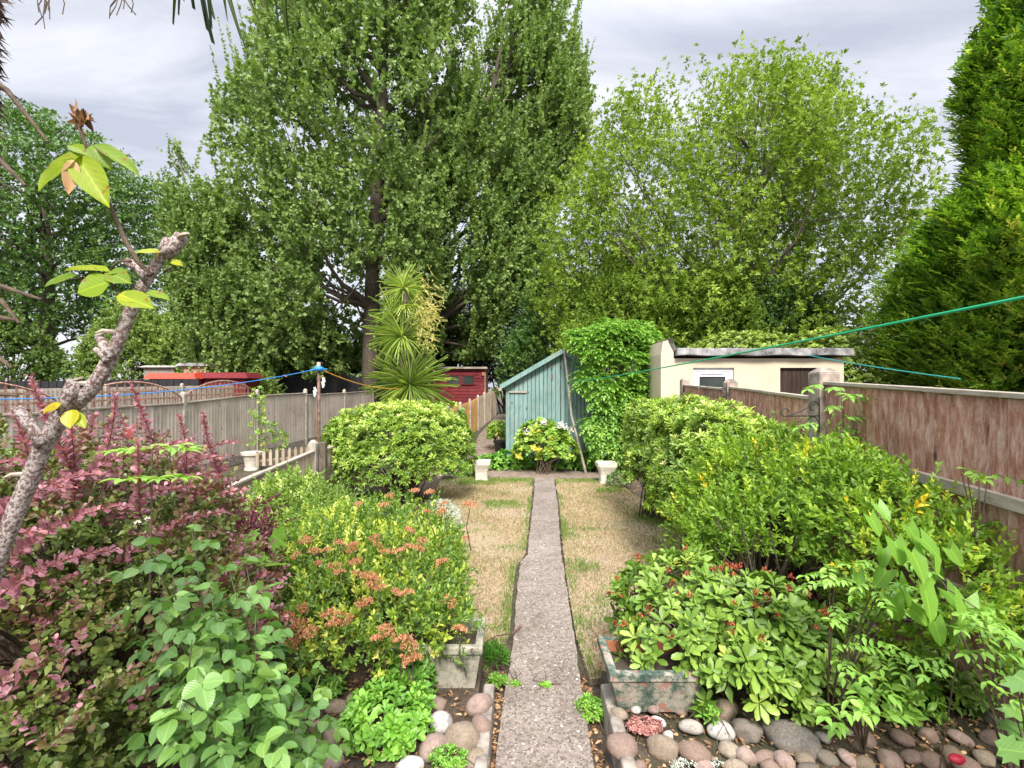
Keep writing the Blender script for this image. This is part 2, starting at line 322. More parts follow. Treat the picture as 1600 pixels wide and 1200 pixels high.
M['postbrown'] = plain('stained post', (.36, .29, .24), .9, var=.45, sc=9, bmp=.7)
M['cream'] = plain('cream render', (.62, .53, .40), .9, var=.07, sc=2.2, bmp=.25)
M['lead'] = plain('roof edge', (.25, .24, .245), .75, var=.55, sc=4, bmp=.6)
M['upvc'] = plain('white frame', (.78, .79, .82), .35, var=.03, sc=4, bmp=0)
M['glass'] = plain('dark glass', (.03, .04, .035), .06, var=.4, sc=2, bmp=0)
M['terracotta'] = plain('terracotta', (.40, .14, .07), .85, var=.35, sc=14)
M['black'] = plain('black plastic', (.02, .02, .022), .5, var=.2)
M['iron'] = plain('wrought iron', (.02, .02, .02), .6, var=.2, bmp=0)
M['rust'] = plain('brown steel pole', (.17, .09, .06), .6, var=.4, sc=20)
M['bluecl'] = plain('blue plastic', (.02, .22, .62), .45, var=.1, bmp=0)
M['greencl'] = plain('green line', (.01, .40, .18), .4, var=.1, bmp=0)
M['tealcl'] = plain('teal line', (.02, .40, .36), .4, var=.1, bmp=0)
M['orangecl'] = plain('orange line', (.62, .27, .05), .5, var=.1, bmp=0)
M['white'] = plain('white plastic', (.75, .74, .70), .5, var=.1, bmp=0)
M['greywood'] = woodmat('grey weathered boards', (.42, .345, .27), (.60, .52, .435), (.72, .64, .55), worn=(.72, .645, .56), wthr=.6)
M['brownwood'] = woodmat('brown stained boards', (.22, .09, .055), (.40, .18, .12), (.50, .26, .185), worn=(.66, .49, .40), wthr=.47)
M['orangewood'] = woodmat('new larch boards', (.38, .20, .07), (.60, .35, .13), (.68, .46, .22), worn=(.42, .33, .24), wthr=.66)
M['tanwood'] = woodmat('tan boards', (.32, .25, .17), (.50, .41, .30), (.62, .53, .42), worn=(.5, .46, .4), wthr=.58)
M['blackwood'] = woodmat('black boards', (.018, .018, .022), (.035, .034, .038), (.06, .058, .06), knots=False)
M['teal'] = woodmat('weathered teal paint', (.12, .25, .245), (.21, .375, .365), (.33, .485, .465), grain=(12, 12, .8), worn=(.34, .34, .29), wthr=.50)
M['darkdoor'] = woodmat('dark brown door', (.035, .024, .02), (.07, .045, .037), (.10, .07, .06))
M['redwood'] = woodmat('red painted boards', (.12, .014, .018), (.19, .026, .032), (.26, .05, .055), grain=(1.5, 1.5, 12), worn=(.30, .15, .13), wthr=.62)
M['brightred'] = plain('bright red roof', (.55, .05, .02), .6, var=.1)
M['edge'] = woodmat('bleached rail', (.30, .25, .20), (.45, .39, .32), (.58, .52, .45), grain=(2, 2, 14), worn=(.25, .2, .16), wthr=.62, knots=False)
m, n, b, o = newmat('brick'); br = n.nodes.new('ShaderNodeTexBrick'); br.inputs['Scale'].default_value = 4.4; br.inputs['Color1'].default_value = (.36, .12, .06, 1); br.inputs['Color2'].default_value = (.26, .08, .045, 1); br.inputs['Mortar'].default_value = (.4, .35, .3, 1)
t_ = n.nodes.new('ShaderNodeTexCoord'); m_ = n.nodes.new('ShaderNodeMapping'); m_.inputs['Rotation'].default_value = (math.pi/2, 0, 0); n.links.new(t_.outputs['Object'], m_.inputs[0]); n.links.new(m_.outputs[0], br.inputs['Vector']); n.links.new(br.outputs[0], b.inputs['Base Color']); M['brick'] = m
m, n, b, o = newmat('mossy painted planter'); f = noise(n, obj_vec(n), 4.5, 12, .85, .1); c = ramp(n, f, [(.42, (.03, .06, .045)), (.49, (.10, .13, .10)), (.54, (.34, .31, .25)), (.75, (.54, .50, .42))]); c = mix(n, c, (.34, .14, .10), ramp(n, noise(n, obj_vec(n), 17, 5), [(.58, (0, 0, 0)), (.64, (.8, .8, .8))]))
n.links.new(c, b.inputs['Base Color']); b.inputs['Roughness'].default_value = .85; bump(n, b, f, .7, .006); M['planter'] = m
m, n, b, o = newmat('pale painted planter'); f = noise(n, obj_vec(n), 6, 12, .8, .1); c = ramp(n, f, [(.40, (.08, .10, .07)), (.48, (.28, .26, .20)), (.58, (.44, .41, .34)), (.75, (.56, .53, .46))])
n.links.new(c, b.inputs['Base Color']); b.inputs['Roughness'].default_value = .85; bump(n, b, f, .7, .006); M['planter_pale'] = m
m, n, b, o = newmat('pale stone urn'); f = noise(n, obj_vec(n), 12, 8, .7); c = ramp(n, f, [(.3, (.40, .35, .27)), (.5, (.62, .57, .48)), (.7, (.74, .70, .62))]); n.links.new(c, b.inputs['Base Color']); b.inputs['Roughness'].default_value = .9; bump(n, b, f, .6, .006); M['urn'] = m
def stonemat(name, a, b_, c_, sc=9):
    m, n, b, o = newmat(name); oi = n.nodes.new('ShaderNodeObjectInfo'); f = noise(n, obj_vec(n), sc, 9, .68, .4); c = ramp(n, f, [(.3, a), (.52, b_), (.75, c_)])
    sp_ = noise(n, obj_vec(n), 120, 4, .7); c = mix(n, c, mix(n, c, (.55, .52, .5), 1., 'MULTIPLY'), ramp(n, sp_, [(.3, (1, 1, 1)), (.48, (0, 0, 0))]))
    c = mix(n, c, mix(n, c, (.60, .54, .48), 1., 'MULTIPLY'), oi.outputs['Random']); c = mix(n, c, (.16, .12, .085), ramp(n, noise(n, obj_vec(n), 2.2, 8, .75), [(.48, (0, 0, 0)), (.66, (.75, .75, .75))])); ms_ = noise(n, obj_vec(n), 5, 6, .7); c = mix(n, c, (.08, .10, .04), ramp(n, ms_, [(.60, (0, 0, 0)), (.70, (.7, .7, .7))]))
    n.links.new(c, b.inputs['Base Color']); b.inputs['Roughness'].default_value = .8; bump(n, b, f, .5, .006); return m
M['stone_pink'] = stonemat('pinkish cobble', (.24, .165, .14), (.38, .28, .245), (.50, .40, .36))
M['stone_tan'] = stonemat('tan cobble', (.20, .155, .11), (.34, .28, .21), (.48, .42, .34))
M['stone_grey'] = stonemat('grey rock', (.14, .125, .11), (.29, .27, .245), (.48, .46, .43), 14)
M['stone_white'] = stonemat('white shell', (.42, .41, .39), (.60, .59, .57), (.78, .77, .75), 22)
M['slate'] = plain('slate', (.06, .07, .09), .4, var=.4)
# --- foliage
g3 = lambda a_, b_, c_: [(0, a_), (.5, b_), (1, c_)]
M['poplar'] = leafmat('poplar leaves', g3((.06, .11, .028), (.14, .215, .056), (.25, .33, .115)), .55, .3, .35)
M['dark_ever'] = leafmat('dark evergreen leaves', g3((.010, .022, .010), (.022, .045, .018), (.05, .09, .03)), .5, .12)
M['ash'] = leafmat('bright tree leaves', g3((.07, .12, .015), (.17, .255, .032), (.29, .37, .065)), .6, .34, .3)
M['layered'] = leafmat('layered tree leaves', g3((.03, .07, .015), (.08, .155, .03), (.15, .25, .05)), .5, .25)
M['hedge'] = leafmat('hedgerow leaves', g3((.05, .09, .022), (.13, .20, .045), (.25, .32, .08)), .5, .28)
M['ivy'] = leafmat('ivy leaves', g3((.06, .10, .015), (.15, .22, .03), (.27, .33, .05)), .45, .25)
M['conifer'] = leafmat('conifer sprays', [(0, (.04, .10, .012)), (.45, (.14, .26, .025)), (.8, (.24, .37, .04)), (.92, (.38, .46, .06)), (1, (.50, .52, .11))], .6, .3, .3)
M['cypress'] = leafmat('cypress sprays', g3((.02, .06, .008), (.06, .14, .015), (.12, .22, .03)), .6, .15, .3)
M['pieris'] = leafmat('pieris leaves', [(0, (.06, .11, .018)), (.4, (.15, .25, .03)), (.7, (.32, .42, .07)), (1, (.62, .64, .25))], .38, .28)
M['privet'] = leafmat('golden privet leaves', [(0, (.06, .12, .014)), (.5, (.15, .26, .025)), (.8, (.26, .37, .035)), (.94, (.42, .44, .045)), (1, (.54, .42, .03))], .5, .32, .4)
M['variegated'] = leafmat('variegated leaves', [(0, (.06, .12, .02)), (.5, (.22, .32, .06)), (.8, (.50, .56, .18)), (1, (.70, .70, .34))], .4, .3)
M['barberry'] = leafmat('barberry leaves', [(0, (.08, .13, .025)), (.28, (.16, .21, .05)), (.40, (.17, .12, .055)), (.58, (.18, .07, .085)), (.80, (.29, .13, .165)), (.95, (.43, .23, .27)), (1, (.50, .20, .20))], .4, .3, .5, tcol=(1.3, .9, .7))
M['redstem'] = plain('red stem', (.22, .06, .035), .6, var=.2)
M['purple'] = leafmat('dark purple leaves', [(0, (.05, .012, .02)), (.5, (.12, .025, .045)), (1, (.26, .07, .10))], .4, .25, tcol=(1.3, .7, .7))
M['rose'] = leafmat('rose leaves', g3((.05, .11, .025), (.10, .20, .045), (.18, .30, .075)), .36, .28, .5, True)
M['yellowleaf'] = leafmat('yellowing leaves', [(0, (.09, .16, .02)), (.5, (.17, .25, .02)), (.85, (.30, .32, .025)), (1, (.40, .30, .02))], .38, .38, .5, True, (55, (.30, .12, .04), .60))
M['spiraea'] = leafmat('spiraea leaves', [(0, (.055, .11, .02)), (.4, (.12, .21, .03)), (.7, (.27, .36, .045)), (.9, (.48, .50, .09)), (1, (.62, .58, .16))], .45, .3)
M['flower'] = leafmat('dried flower heads', [(0, (.24, .095, .045)), (.5, (.44, .21, .105)), (1, (.54, .31, .175))], .8, .15, .2, tcol=(1.1, .8, .6))
M['rhodo'] = leafmat('rhododendron leaves', [(0, (.05, .10, .015)), (.5, (.12, .21, .03)), (.8, (.21, .31, .055)), (.97, (.30, .38, .07)), (1, (.60, .38, .04))], .42, .24, .45, True)
M['redbud'] = leafmat('red seed heads', [(0, (.14, .02, .012)), (.5, (.28, .05, .022)), (1, (.40, .12, .05))], .7, .1, tcol=(1, .6, .5))
M['bindweed'] = leafmat('bindweed leaves', g3((.06, .14, .02), (.11, .23, .03), (.17, .31, .045)), .4, .36, .4, True)
M['pinnate'] = leafmat('pinnate leaves', g3((.09, .19, .025), (.17, .32, .05), (.28, .44, .09)), .45, .34)
M['herb'] = leafmat('low herb leaves', g3((.06, .15, .02), (.13, .29, .035), (.24, .42, .06)), .42, .3)
M['sage'] = leafmat('silver leaves', g3((.20, .23, .19), (.38, .41, .35), (.58, .60, .54)), .7, .15, .2)
M['cordy'] = leafmat('cordyline leaves', [(0, (.10, .16, .04)), (.5, (.24, .34, .07)), (.85, (.48, .55, .15)), (1, (.68, .60, .26))], .35, .25)
M['cordyfl'] = leafmat('cordyline flower', g3((.40, .34, .10), (.56, .50, .17), (.70, .66, .30)), .7, .2, .2)
M['palmfr'] = leafmat('palm frond', g3((.035, .07, .02), (.08, .13, .035), (.24, .24, .06)), .35, .2)
M['fibre'] = leafmat('palm fibre', g3((.07, .045, .038), (.17, .115, .09), (.30, .22, .18)), .9, .1, .1, tcol=(1, .8, .7))
M['grass'] = leafmat('grass blades', [(0, (.45, .36, .25)), (.4, (.34, .26, .165)), (.55, (.25, .215, .10)), (.68, (.16, .23, .04)), (1, (.10, .23, .03))], .7, .25, .2)
M['litter'] = leafmat('dead leaves', g3((.07, .04, .025), (.22, .12, .06), (.45, .28, .15)), .8, .1, .2, tcol=(1, .8, .6))
M['hydra'] = leafmat('hydrangea leaves', [(0, (.07, .15, .02)), (.5, (.17, .30, .04)), (.85, (.34, .42, .07)), (1, (.60, .48, .08))], .42, .3)
M['petal'] = leafmat('pale petals', g3((.50, .36, .34), (.70, .62, .55), (.80, .76, .70)), .6, .2, tcol=(1, .9, .9))
M['canegreen'] = plain('green cane', (.07, .09, .03), .5, var=.4, sc=20)
M['sedum'] = leafmat('pink sedum', g3((.20, .08, .06), (.32, .14, .12), (.42, .22, .19)), .5, .1, tcol=(1, .8, .8))
# ------------------------------------------------------------------ ground and paths
def sheet(name, pts, m, thick=0, kind='structure'):
    mb = MB()
    if thick: mb.prism(pts, (0, 0, -thick), .5)
    else: mb.poly(pts, .5)
    return tag(mb.build(name, m), kind=kind)
gm = MB(); nx, ny = 90, 90
gx = np.sign(np.linspace(-1, 1, nx))*np.abs(np.linspace(-1, 1, nx))**2.2*170; gy = np.linspace(0, 1, ny)**2.2*330-6
for j in range(ny):
    for i in range(nx):
        rise = max(0, min(1, (gy[j]-13)/18))*.18
        gm.v.append((gx[i], gy[j], rise+.012*math.sin(gx[i]*3.1)*math.sin(gy[j]*2.7))); gm.t.append(.5)
for j in range(ny-1):
    for i in range(nx-1): gm.f.append((j*nx+i, j*nx+i+1, (j+1)*nx+i+1, (j+1)*nx+i))
tag(gm.build('ground', M['soil'], smooth=True), kind='structure')
pl = [(-.10, 1.2), (-.083, 2.67), (-.04, 3.30)]; pr = [(.40, 1.2), (.417, 2.67), (.445, 3.30)]
sheet('path_slab', [(x, y, .062) for x, y in pl]+[(x, y, .062) for x, y in reversed(pr)], M['path'], .1)
pl = [(-.03, 3.32), (.02, 4.0), (.045, 4.7), (.073, 5.33), (.10, 5.6), (.18, 5.85), (.24, 6.8), (.32, 8), (.40, 9.2), (.47, 10.6)]
pr = [(.45, 3.32), (.48, 4.0), (.51, 4.7), (.54, 5.33), (.57, 5.9), (.64, 6.9), (.72, 8), (.79, 9.2), (.87, 10.6)]
def wob(l, k=6):
    out = []
    for i in range(len(l)-1):
        for q in range(k):
            t = q/k; out.append((l[i][0]*(1-t)+l[i+1][0]*t+random.uniform(-.008, .008), l[i][1]*(1-t)+l[i+1][1]*t))
    return out+[l[-1]]
sheet('garden_path', [(x, y, .052) for x, y in wob(pl)]+[(x, y, .052) for x, y in reversed(wob(pr))], M['path'], .09)
sheet('cross_path', [(-1.9, 10.95, .045), (-1.0, 10.75, .045), (.3, 10.63, .045), (1.4, 10.62, .045), (2.6, 10.4, .045), (2.6, 11.1, .045), (1.2, 11.6, .045), (-.8, 11.75, .045), (-1.9, 11.9, .045)], M['dirt'], .06)
sheet('dirt_path', [(-.95, 11.76, .06), (-.3, 11.76, .06), (-.25, 14, .07), (-.3, 19, .15), (.2, 30, .25), (-.8, 30, .25), (-1.2, 19, .15), (-1.2, 14, .07)], M['dirt'], .06)
lawnL = [(-1.5, 5.0), (-.95, 3.7), (-.16, 3.55), (-.02, 4.0), (.0, 4.7), (.04, 5.5), (.15, 5.9), (.29, 8), (.43, 10.6), (-.9, 10.7), (-1.45, 10.3), (-1.3, 8), (-1.5, 6.5)]
lawnR = [(.52, 3.4), (.50, 4.0), (.56, 5.33), (.6, 5.95), (.75, 8), (.90, 10.6), (2.0, 10.35), (2.25, 8.6), (2.5, 7.2), (2.7, 6), (2.2, 5), (1.5, 4.2), (1.0, 3.5)]
sheet('lawn', [(x, y, .040) for x, y in lawnL], M['lawn'], .05); sheet('lawn', [(x, y, .040) for x, y in lawnR], M['lawn'], .05)
def inpoly(x, y, poly):
    c_ = np.zeros(len(x), bool); n_ = len(poly)
    for i in range(n_):
        x1, y1 = poly[i]; x2, y2 = poly[(i+1) % n_]
        k = ((y1 > y) != (y2 > y)) & (x < (x2-x1)*(y-y1)/(y2-y1+1e-12)+x1); c_ ^= k
    return c_
def fnoise(p, s=1., seed=0):
    p = np.asarray(p)*s; o_ = np.zeros(len(p)); r = np.random.default_rng(seed)
    for k in range(7):
        a_ = r.normal(0, 1, p.shape[1]); a_ = a_/np.linalg.norm(a_)*(1+.45*k); o_ += np.sin(p@a_+r.uniform(0, 6.28))/(1+.35*k)
    return o_/2.2
def blades(polys, n, z, gfun, ln=(.014, .040), seed=3):
    fo = FO()
    for poly in polys:
        xs = [q[0] for q in poly]; ys = [q[1] for q in poly]; A = (max(xs)-min(xs))*(max(ys)-min(ys)); k = int(n*A)
        u_ = RG.uniform(0, 1, k); x = RG.uniform(min(xs)-.03, max(xs)+.03, k); y = min(ys)+(max(ys)-min(ys))*u_**1.35
        q = inpoly(x, y, poly); x, y = x[q], y[q]; p = np.stack([x, y], 1)
        g = gfun(p); keep = RG.uniform(0, 1, len(x)) < np.clip(.7+fnoise(p, 3.1, 9)*.5, .25, 1); x, y, g = x[keep], y[keep], g[keep]; k = len(x)
        green = RG.uniform(0, 1, k) < g; az = RG.uniform(0, 6.28, k); tl = np.where(green, RG.uniform(.1, .7, k), RG.uniform(.5, 1.45, k))
        ax = np.stack([np.cos(az)*np.sin(tl), np.sin(az)*np.sin(tl), np.cos(tl)], 1); L_ = RG.uniform(*ln, k)*np.where(green, 1.3, 1.)*(1+(y-3.5)*.05)
        fo.add(np.stack([x, y, np.full(k, z)], 1), ax, RG.normal(0, 1, (k, 3)), L_, .0035*(1+(y-3.5)*.16), np.where(green, RG.uniform(.60, 1, k), np.clip(RG.uniform(0, .45, k)+.16*fnoise(np.stack([x, y], 1), 4.0, 21), 0, .57)), T_DIA)
    return fo
def gfun(p):
    x, y = p[:, 0], p[:, 1]; g = np.clip(.08+(fnoise(p, 2.3, 4)-.45)*1.2+(fnoise(p, 7.0, 14)-.4)*.5, .05, .75)
    pe = np.interp(y, [3.3, 4.7, 5.33, 6, 8, 10.6], [-.03, .02, .05, .17, .32, .47]); pe2 = np.interp(y, [3.3, 5.33, 8, 10.6], [.45, .55, .72, .87])
    ed = np.minimum(np.abs(x-pe), np.abs(x-pe2)); g = np.maximum(g, np.clip(1.1-ed/.13, 0, 1)*np.clip(.55+fnoise(p, 2.6, 8)*.9, .05, .95))
    g = np.maximum(g, np.clip(1-np.abs(y-10.35)/.35, 0, 1)*.7); g = np.maximum(g, np.clip((x-1.55)/.5, 0, 1)*np.clip((8.6-y)/1.2, 0, 1)*.85); return g
tag(blades([lawnL, lawnR], 8200, .038, gfun).build('dry_grass', M['grass'], smooth=False), kind='stuff', label='dry straw coloured lawn grass with green patches', cat='grass')
def raised(name, poly, z):
    mb = MB(); mb.prism([(x, y, z) for x, y in poly], (0, 0, -z-.05), .5); return tag(mb.build(name, M['soil']), kind='structure')
raised('raised_soil_bed', [(-.20, 1.3), (-.20, 3.5), (-.9, 3.6), (-2.6, 4.4), (-3.0, 4.4), (-3.0, 1.3)], .15)
raised('raised_soil_bed', [(.575, 1.3), (2.7, 1.3), (2.72, 4.8), (1.75, 4.6), (1.0, 3.35), (.575, 3.3)], .15)
# ------------------------------------------------------------------ kerbs
for nm, x0, x1, lb in (('left', -.20, -.135, 'weathered concrete kerb left of the path holding the cobbles'), ('right', .505, .575, 'weathered concrete kerb right of the path below the pink stones')):
    mb = MB(); s_ = -.02 if nm == 'right' else .0
    mb.hexa([(x0, 1.3, -.05), (x1, 1.3, -.05), (x1+.03, 3.1, -.05), (x0+.03, 3.1, -.05), (x0, 1.3, .19), (x1, 1.3, .19), (x1+.03, 3.1, .19), (x0+.03, 3.1, .19)])
    o = mb.build('concrete_kerb', M['kerb'], origin=(x0, 3.1, 0), bevel=.012); tag(o, lb, 'kerb')
# ------------------------------------------------------------------ fences
def fence_run(root, posts, panels, pm, bm_, rm, facing, bw=.12, ph=.03, rails=(0, .5, 1), cap=True, rail_w=.05, postcap=True):
    """posts: (x,y,ztop,w); panels: (i,j,ztop_i,ztop_j,zbot) between post i and j; facing: side (+1/-1) rails stand"""
    for x, y, zt, w_ in posts:
        mb = MB(); mb.box(x-w_/2, y-w_/2, -.1, x+w_/2, y+w_/2, zt-(.05 if postcap else 0))
        if postcap: mb.hexa([(x-w_/2, y-w_/2, zt-.05), (x+w_/2, y-w_/2, zt-.05), (x+w_/2, y+w_/2, zt-.05), (x-w_/2, y+w_/2, zt-.05), (x-w_/5, y-w_/5, zt), (x+w_/5, y-w_/5, zt), (x+w_/5, y+w_/5, zt), (x-w_/5, y+w_/5, zt)], .5)
        mb.build('post', pm, root, bevel=.008)
    for (x0, y0, zt0, w0), (x1, y1, zt1, w1), za_, zb_, zl in panels:
        a_ = Vector((x0, y0, 0)); b_ = Vector((x1, y1, 0)); d = (b_-a_); ln = d.length; d.normalize(); s = Vector((d.y, -d.x, 0))*facing
        a_ = a_+d*w0/2; b_ = b_-d*w1/2; ln = (b_-a_).length
        k = max(2, int(ln/bw)); mb = MB()
        for i in range(k):
            t0_, t1_ = i/k, (i+1)/k; p = a_+d*ln*t0_; q = a_+d*(ln*t1_+.012); z0 = za_+(zb_-za_)*t0_-.03; z1 = za_+(zb_-za_)*t1_-.03
            jj = random.uniform(-.006, .006); o1 = s*.004; o2 = s*(.030+random.uniform(0, .008))
            z0 += jj; z1 += jj; zl_ = zl+random.uniform(0, .015)
            c0 = [p+o1-s*.012, q+o2-s*.012, q+o2, p+o1]
            mb.hexa([Vector((v.x, v.y, zl_)) for v in c0]+[Vector((c0[0].x, c0[0].y, z0)), Vector((c0[1].x, c0[1].y, z1)), Vector((c0[2].x, c0[2].y, z1)), Vector((c0[3].x, c0[3].y, z0))])
        mb.build('board_panel', bm_, root)
        for r in rails:
            za2 = zl+.08+(za_-zl-.12)*r; zb2 = zl+.08+(zb_-zl-.12)*r
            mb = MB(); aa = a_+s*(.045); bb = b_+s*(.045); mb.bar((aa.x, aa.y, za2), (bb.x, bb.y, zb2), .04, rail_w); mb.build('rail', rm, root, bevel=.004)
        if cap:
            mb = MB(); aa = a_+s*.015; bb = b_+s*.015; mid = (aa+bb)/2
            mb.bar((aa.x, aa.y, za_-.012), (mid.x, mid.y, (za_+zb_)/2-.012+random.uniform(-.008, .008)), .075, .03); mb.bar((mid.x, mid.y, (za_+zb_)/2-.012+.002), (bb.x, bb.y, zb_-.012), .071, .028)
            mb.build('capping_rail', rm, root, bevel=.004)
def fx(d): return 2.446+.077*d
rf = thing('board_fence', 'tall reddish brown stained board fence along the right boundary with chunky weathered posts', 'fence', (fx(4.6), 4.6, 0))
pA = (fx(4.6), 4.6, 2.15, .18); pB = (fx(7.0), 7.0, 2.07, .15); pC = (fx(9.4), 9.4, 2.12, .14); p0 = (fx(2.0), 2.0, 2.1, .17); p9 = (fx(-.6), -.6, 2.1, .17)
fence_run(rf, [pA, pB, pC, p0, p9], [(p9, p0, 1.94, 1.94, .05), (p0, pA, 1.93, 2.02, .05), (pA, pB, 1.88, 1.965, .05), (pB, pC, 1.94, 1.985, .05)], M['postbrown'], M['brownwood'], M['edge'], 1 if False else -1, rails=(.02, .36, .70), rail_w=.07)
# left low fence
lf = thing('low_board_fence', 'low tan board fence with bleached capping beside the barberry and rounded pieris', 'fence', (-2.95, 7.6, 0))
q0 = (-3.15, 1.9, .8, .1); q1 = (-3.06, 4.75, .95, .1); q2 = (-2.95, 7.6, 1.17, .12); q3 = (-2.75, 10.4, 1.15, .1)
fence_run(lf, [q0, q1, q2, q3], [(q0, q1, .8, .88, .03), (q1, q2, .88, 1.02, .03), (q2, q3, 1.0, 1.0, .03)], M['postconc'], M['tanwood'], M['edge'], 1, bw=.11, rails=(.5,))
mb = MB(); mb.box(-2.88, 7.62, 0, -2.78, 7.72, 1.13); mb.build('wooden_post', M['bark'], lf, bevel=.006)
# far fence left of the dirt path
ff = thing('larch_fence', 'orange and grey board fence with concrete posts running away beside the narrow dirt path', 'fence', (-1.83, 14.7, 0))
fp = []
for i, d in enumerate((14.7, 16.8, 19.0, 21.3, 23.6, 26.2, 29)):
    fp.append((-2.75+.0625*d, d, np.interp(d, [14.7, 18.8, 29], [1.38, 1.45, 1.85]), .1))
fence_run(ff, fp, [(fp[i], fp[i+1], fp[i][2]-.08, fp[i+1][2]-.08, .08) for i in range(3)], M['postconc'], M['orangewood'], M['orangewood'], -1, rails=(), cap=False)
fence_run(ff, [], [(fp[i], fp[i+1], fp[i][2]-.08, fp[i+1][2]-.08, .08) for i in range(3, 6)], M['postconc'], M['tanwood'], M['tanwood'], -1, rails=(), cap=False)
# grey neighbour fence on the left, with arched trellis on two panels
gf = thing('grey_board_fence', 'grey weathered board fence across the neighbouring garden with arched trellis on its nearer panels', 'fence', (-6.8, 13.6, 0))
gp = [(-6.99, 5.2, 1.80, .11), (-6.94, 7.9, 1.83, .11), (-6.87, 10.7, 1.84, .11), (-6.78, 13.6, 1.86, .11), (-6.66, 16.5, 1.85, .11), (-6.55, 20.0, 1.80, .11), (-6.4, 23.5, 1.8, .11)]
tops = [1.60, 1.62, 1.66, 1.70, 1.66, 1.66, 1.70]
fence_run(gf, gp, [(gp[i], gp[i+1], (1.6, 1.6, 1.62, 1.69, 1.66, 1.66)[i], (1.58, 1.61, 1.73, 1.72, 1.66, 1.7)[i], .22) for i in range(6)], M['postconc'], M['greywood'], M['edge'], 1, bw=.105, rails=(), cap=True)
mb = MB()
for i in range(6): mb.bar((gp[i][0], gp[i][1]+.06, .12), (gp[i+1][0], gp[i+1][1]-.06, .12), .06, .2)
mb.build('gravel_board', M['kerb'], gf)
for i in (0, 1, 2):
    a_, b_ = Vector(gp[i][:2]+(0,)), Vector(gp[i+1][:2]+(0,)); d = (b_-a_).normalized(); ln = (b_-a_).length-.16; a_ = a_+d*.08
    mb = MB(); zb0 = (1.6, 1.6, 1.64)[i]; arch = lambda t: zb0+.14+.30*math.sin(math.pi*t)**.8
    pts = [a_+d*ln*t/12+Vector((0, 0, arch(t/12))) for t in range(13)]
    mb.tube(pts, .017, 5, cap=True)
    for t in range(0, 17):
        tt = t/16; mb.bar(a_+d*ln*tt+Vector((0, 0, zb0)), a_+d*ln*tt+Vector((0, 0, arch(tt))), .030, .014, up=(1, 0, 0))
    for hh in (.12, .26):
        x0 = 0 if hh < .13 else .16; x1 = 1 if hh < .13 else .84
        mb.bar(a_+d*ln*x0+Vector((.012, 0, zb0+hh)), a_+d*ln*x1+Vector((.012, 0, zb0+hh)), .014, .032)
    mb.build('arched_trellis', M['brownwood'], gf)
# fences further over
f2 = thing('far_board_fence', 'pale grey board fence of the next garden seen over the arched trellis', 'fence', (-11.5, 16, 0))
fb = [(-12.4, 9.0, 1.95, .1), (-12.2, 12, 1.97, .1), (-11.9, 15, 2.0, .1), (-11.6, 18, 2.03, .1), (-11.3, 21, 2.05, .1), (-10.9, 24.5, 2.06, .1)]
fence_run(f2, fb, [(fb[i], fb[i+1], fb[i][2]-.07, fb[i+1][2]-.07, .1) for i in range(5)], M['postconc'], M['greywood'], M['greywood'], 1, rails=(), cap=False)
bf = thing('black_board_fence', 'black painted board fence behind the grey fence, left of the spiky cordyline', 'fence', (-8.0, 23.4, 0))
bp = [(-11.6, 24.0, 2.35, .1), (-9.4, 24.2, 2.5, .1), (-7.2, 24.4, 2.6, .1), (-5.2, 24.6, 2.66, .1)]
fence_run(bf, bp, [(bp[i], bp[i+1], bp[i][2]-.06, bp[i+1][2]-.06, .1) for i in range(3)], M['blackwood'], M['blackwood'], M['blackwood'], 1, bw=.2, rails=(), cap=False)
bf2 = thing('black_board_fence', 'long low black fence behind the arched trellis under the bright red roofs', 'fence', (-16, 19, 0))
bp = [(-21, 18.6, 2.10, .1), (-18.5, 18.8, 2.14, .1), (-16, 19, 2.18, .1), (-13.9, 19.2, 2.21, .1), (-11.9, 19.4, 2.24, .1)]
fence_run(bf2, bp, [(bp[i], bp[i+1], bp[i][2]-.02, bp[i+1][2]-.02, .1) for i in range(4)], M['blackwood'], M['blackwood'], M['blackwood'], 1, bw=.25, rails=(), cap=False)
# ------------------------------------------------------------------ sheds and building
def plankface(mb, x0, x1, y, zb, ztf, bw, t=.02):
    x = x0; i = 0
    while x < x1-1e-3:
        w_ = min(bw*random.uniform(.9, 1.1), x1-x); g_ = .006; yy = y-random.uniform(0, .006)
        za_, zc = ztf(x+g_), ztf(x+w_-g_)
        zb_ = zb+random.uniform(0, .03)
        mb.hexa([(x+g_, yy, zb_), (x+w_-g_, yy, zb_), (x+w_-g_, yy+t, zb_), (x+g_, yy+t, zb_), (x+g_, yy, za_), (x+w_-g_, yy, zc), (x+w_-g_, yy+t, zc), (x+g_, yy+t, za_)])
        x += w_
sh = thing('teal_shed', 'old teal painted timber shed with peeling vertical boards and one sloping roof edge', 'shed', (1.1, 12, 0))
X0, XP, X1 = -.15, 1.15, 2.42; ZL, ZP, ZR = 2.03, 2.80, 2.0
zf = lambda x: ZL+(ZP-ZL)*(x-X0)/(XP-X0) if x < XP else ZP+(ZR-ZP)*(x-XP)/(X1-XP)
mb = MB(); plankface(mb, X0, XP, 12.0, .08, lambda x: zf(x)-.03, .098); plankface(mb, XP, X1, 12.0, .08, lambda x: zf(x)-.03, .098); mb.build('front_wall', M['teal'], sh)
mb = MB(); mb.box(X0+.02, 12.022, .02, X0+.06, 14.6, ZL-.06); mb.build('side_wall', M['teal'], sh); mb = MB(); mb.box(X1-.06, 12.022, .02, X1-.02, 14.6, ZR-.06); mb.build('side_wall', M['teal'], sh); mb = MB(); mb.prism([(X0+.06, 14.56, .02), (X1-.06, 14.56, .02), (X1-.06, 14.56, ZR-.07), (XP, 14.56, ZP-.07), (X0+.06, 14.56, ZL-.07)], (0, .04, 0)); mb.build('rear_wall', M['teal'], sh)
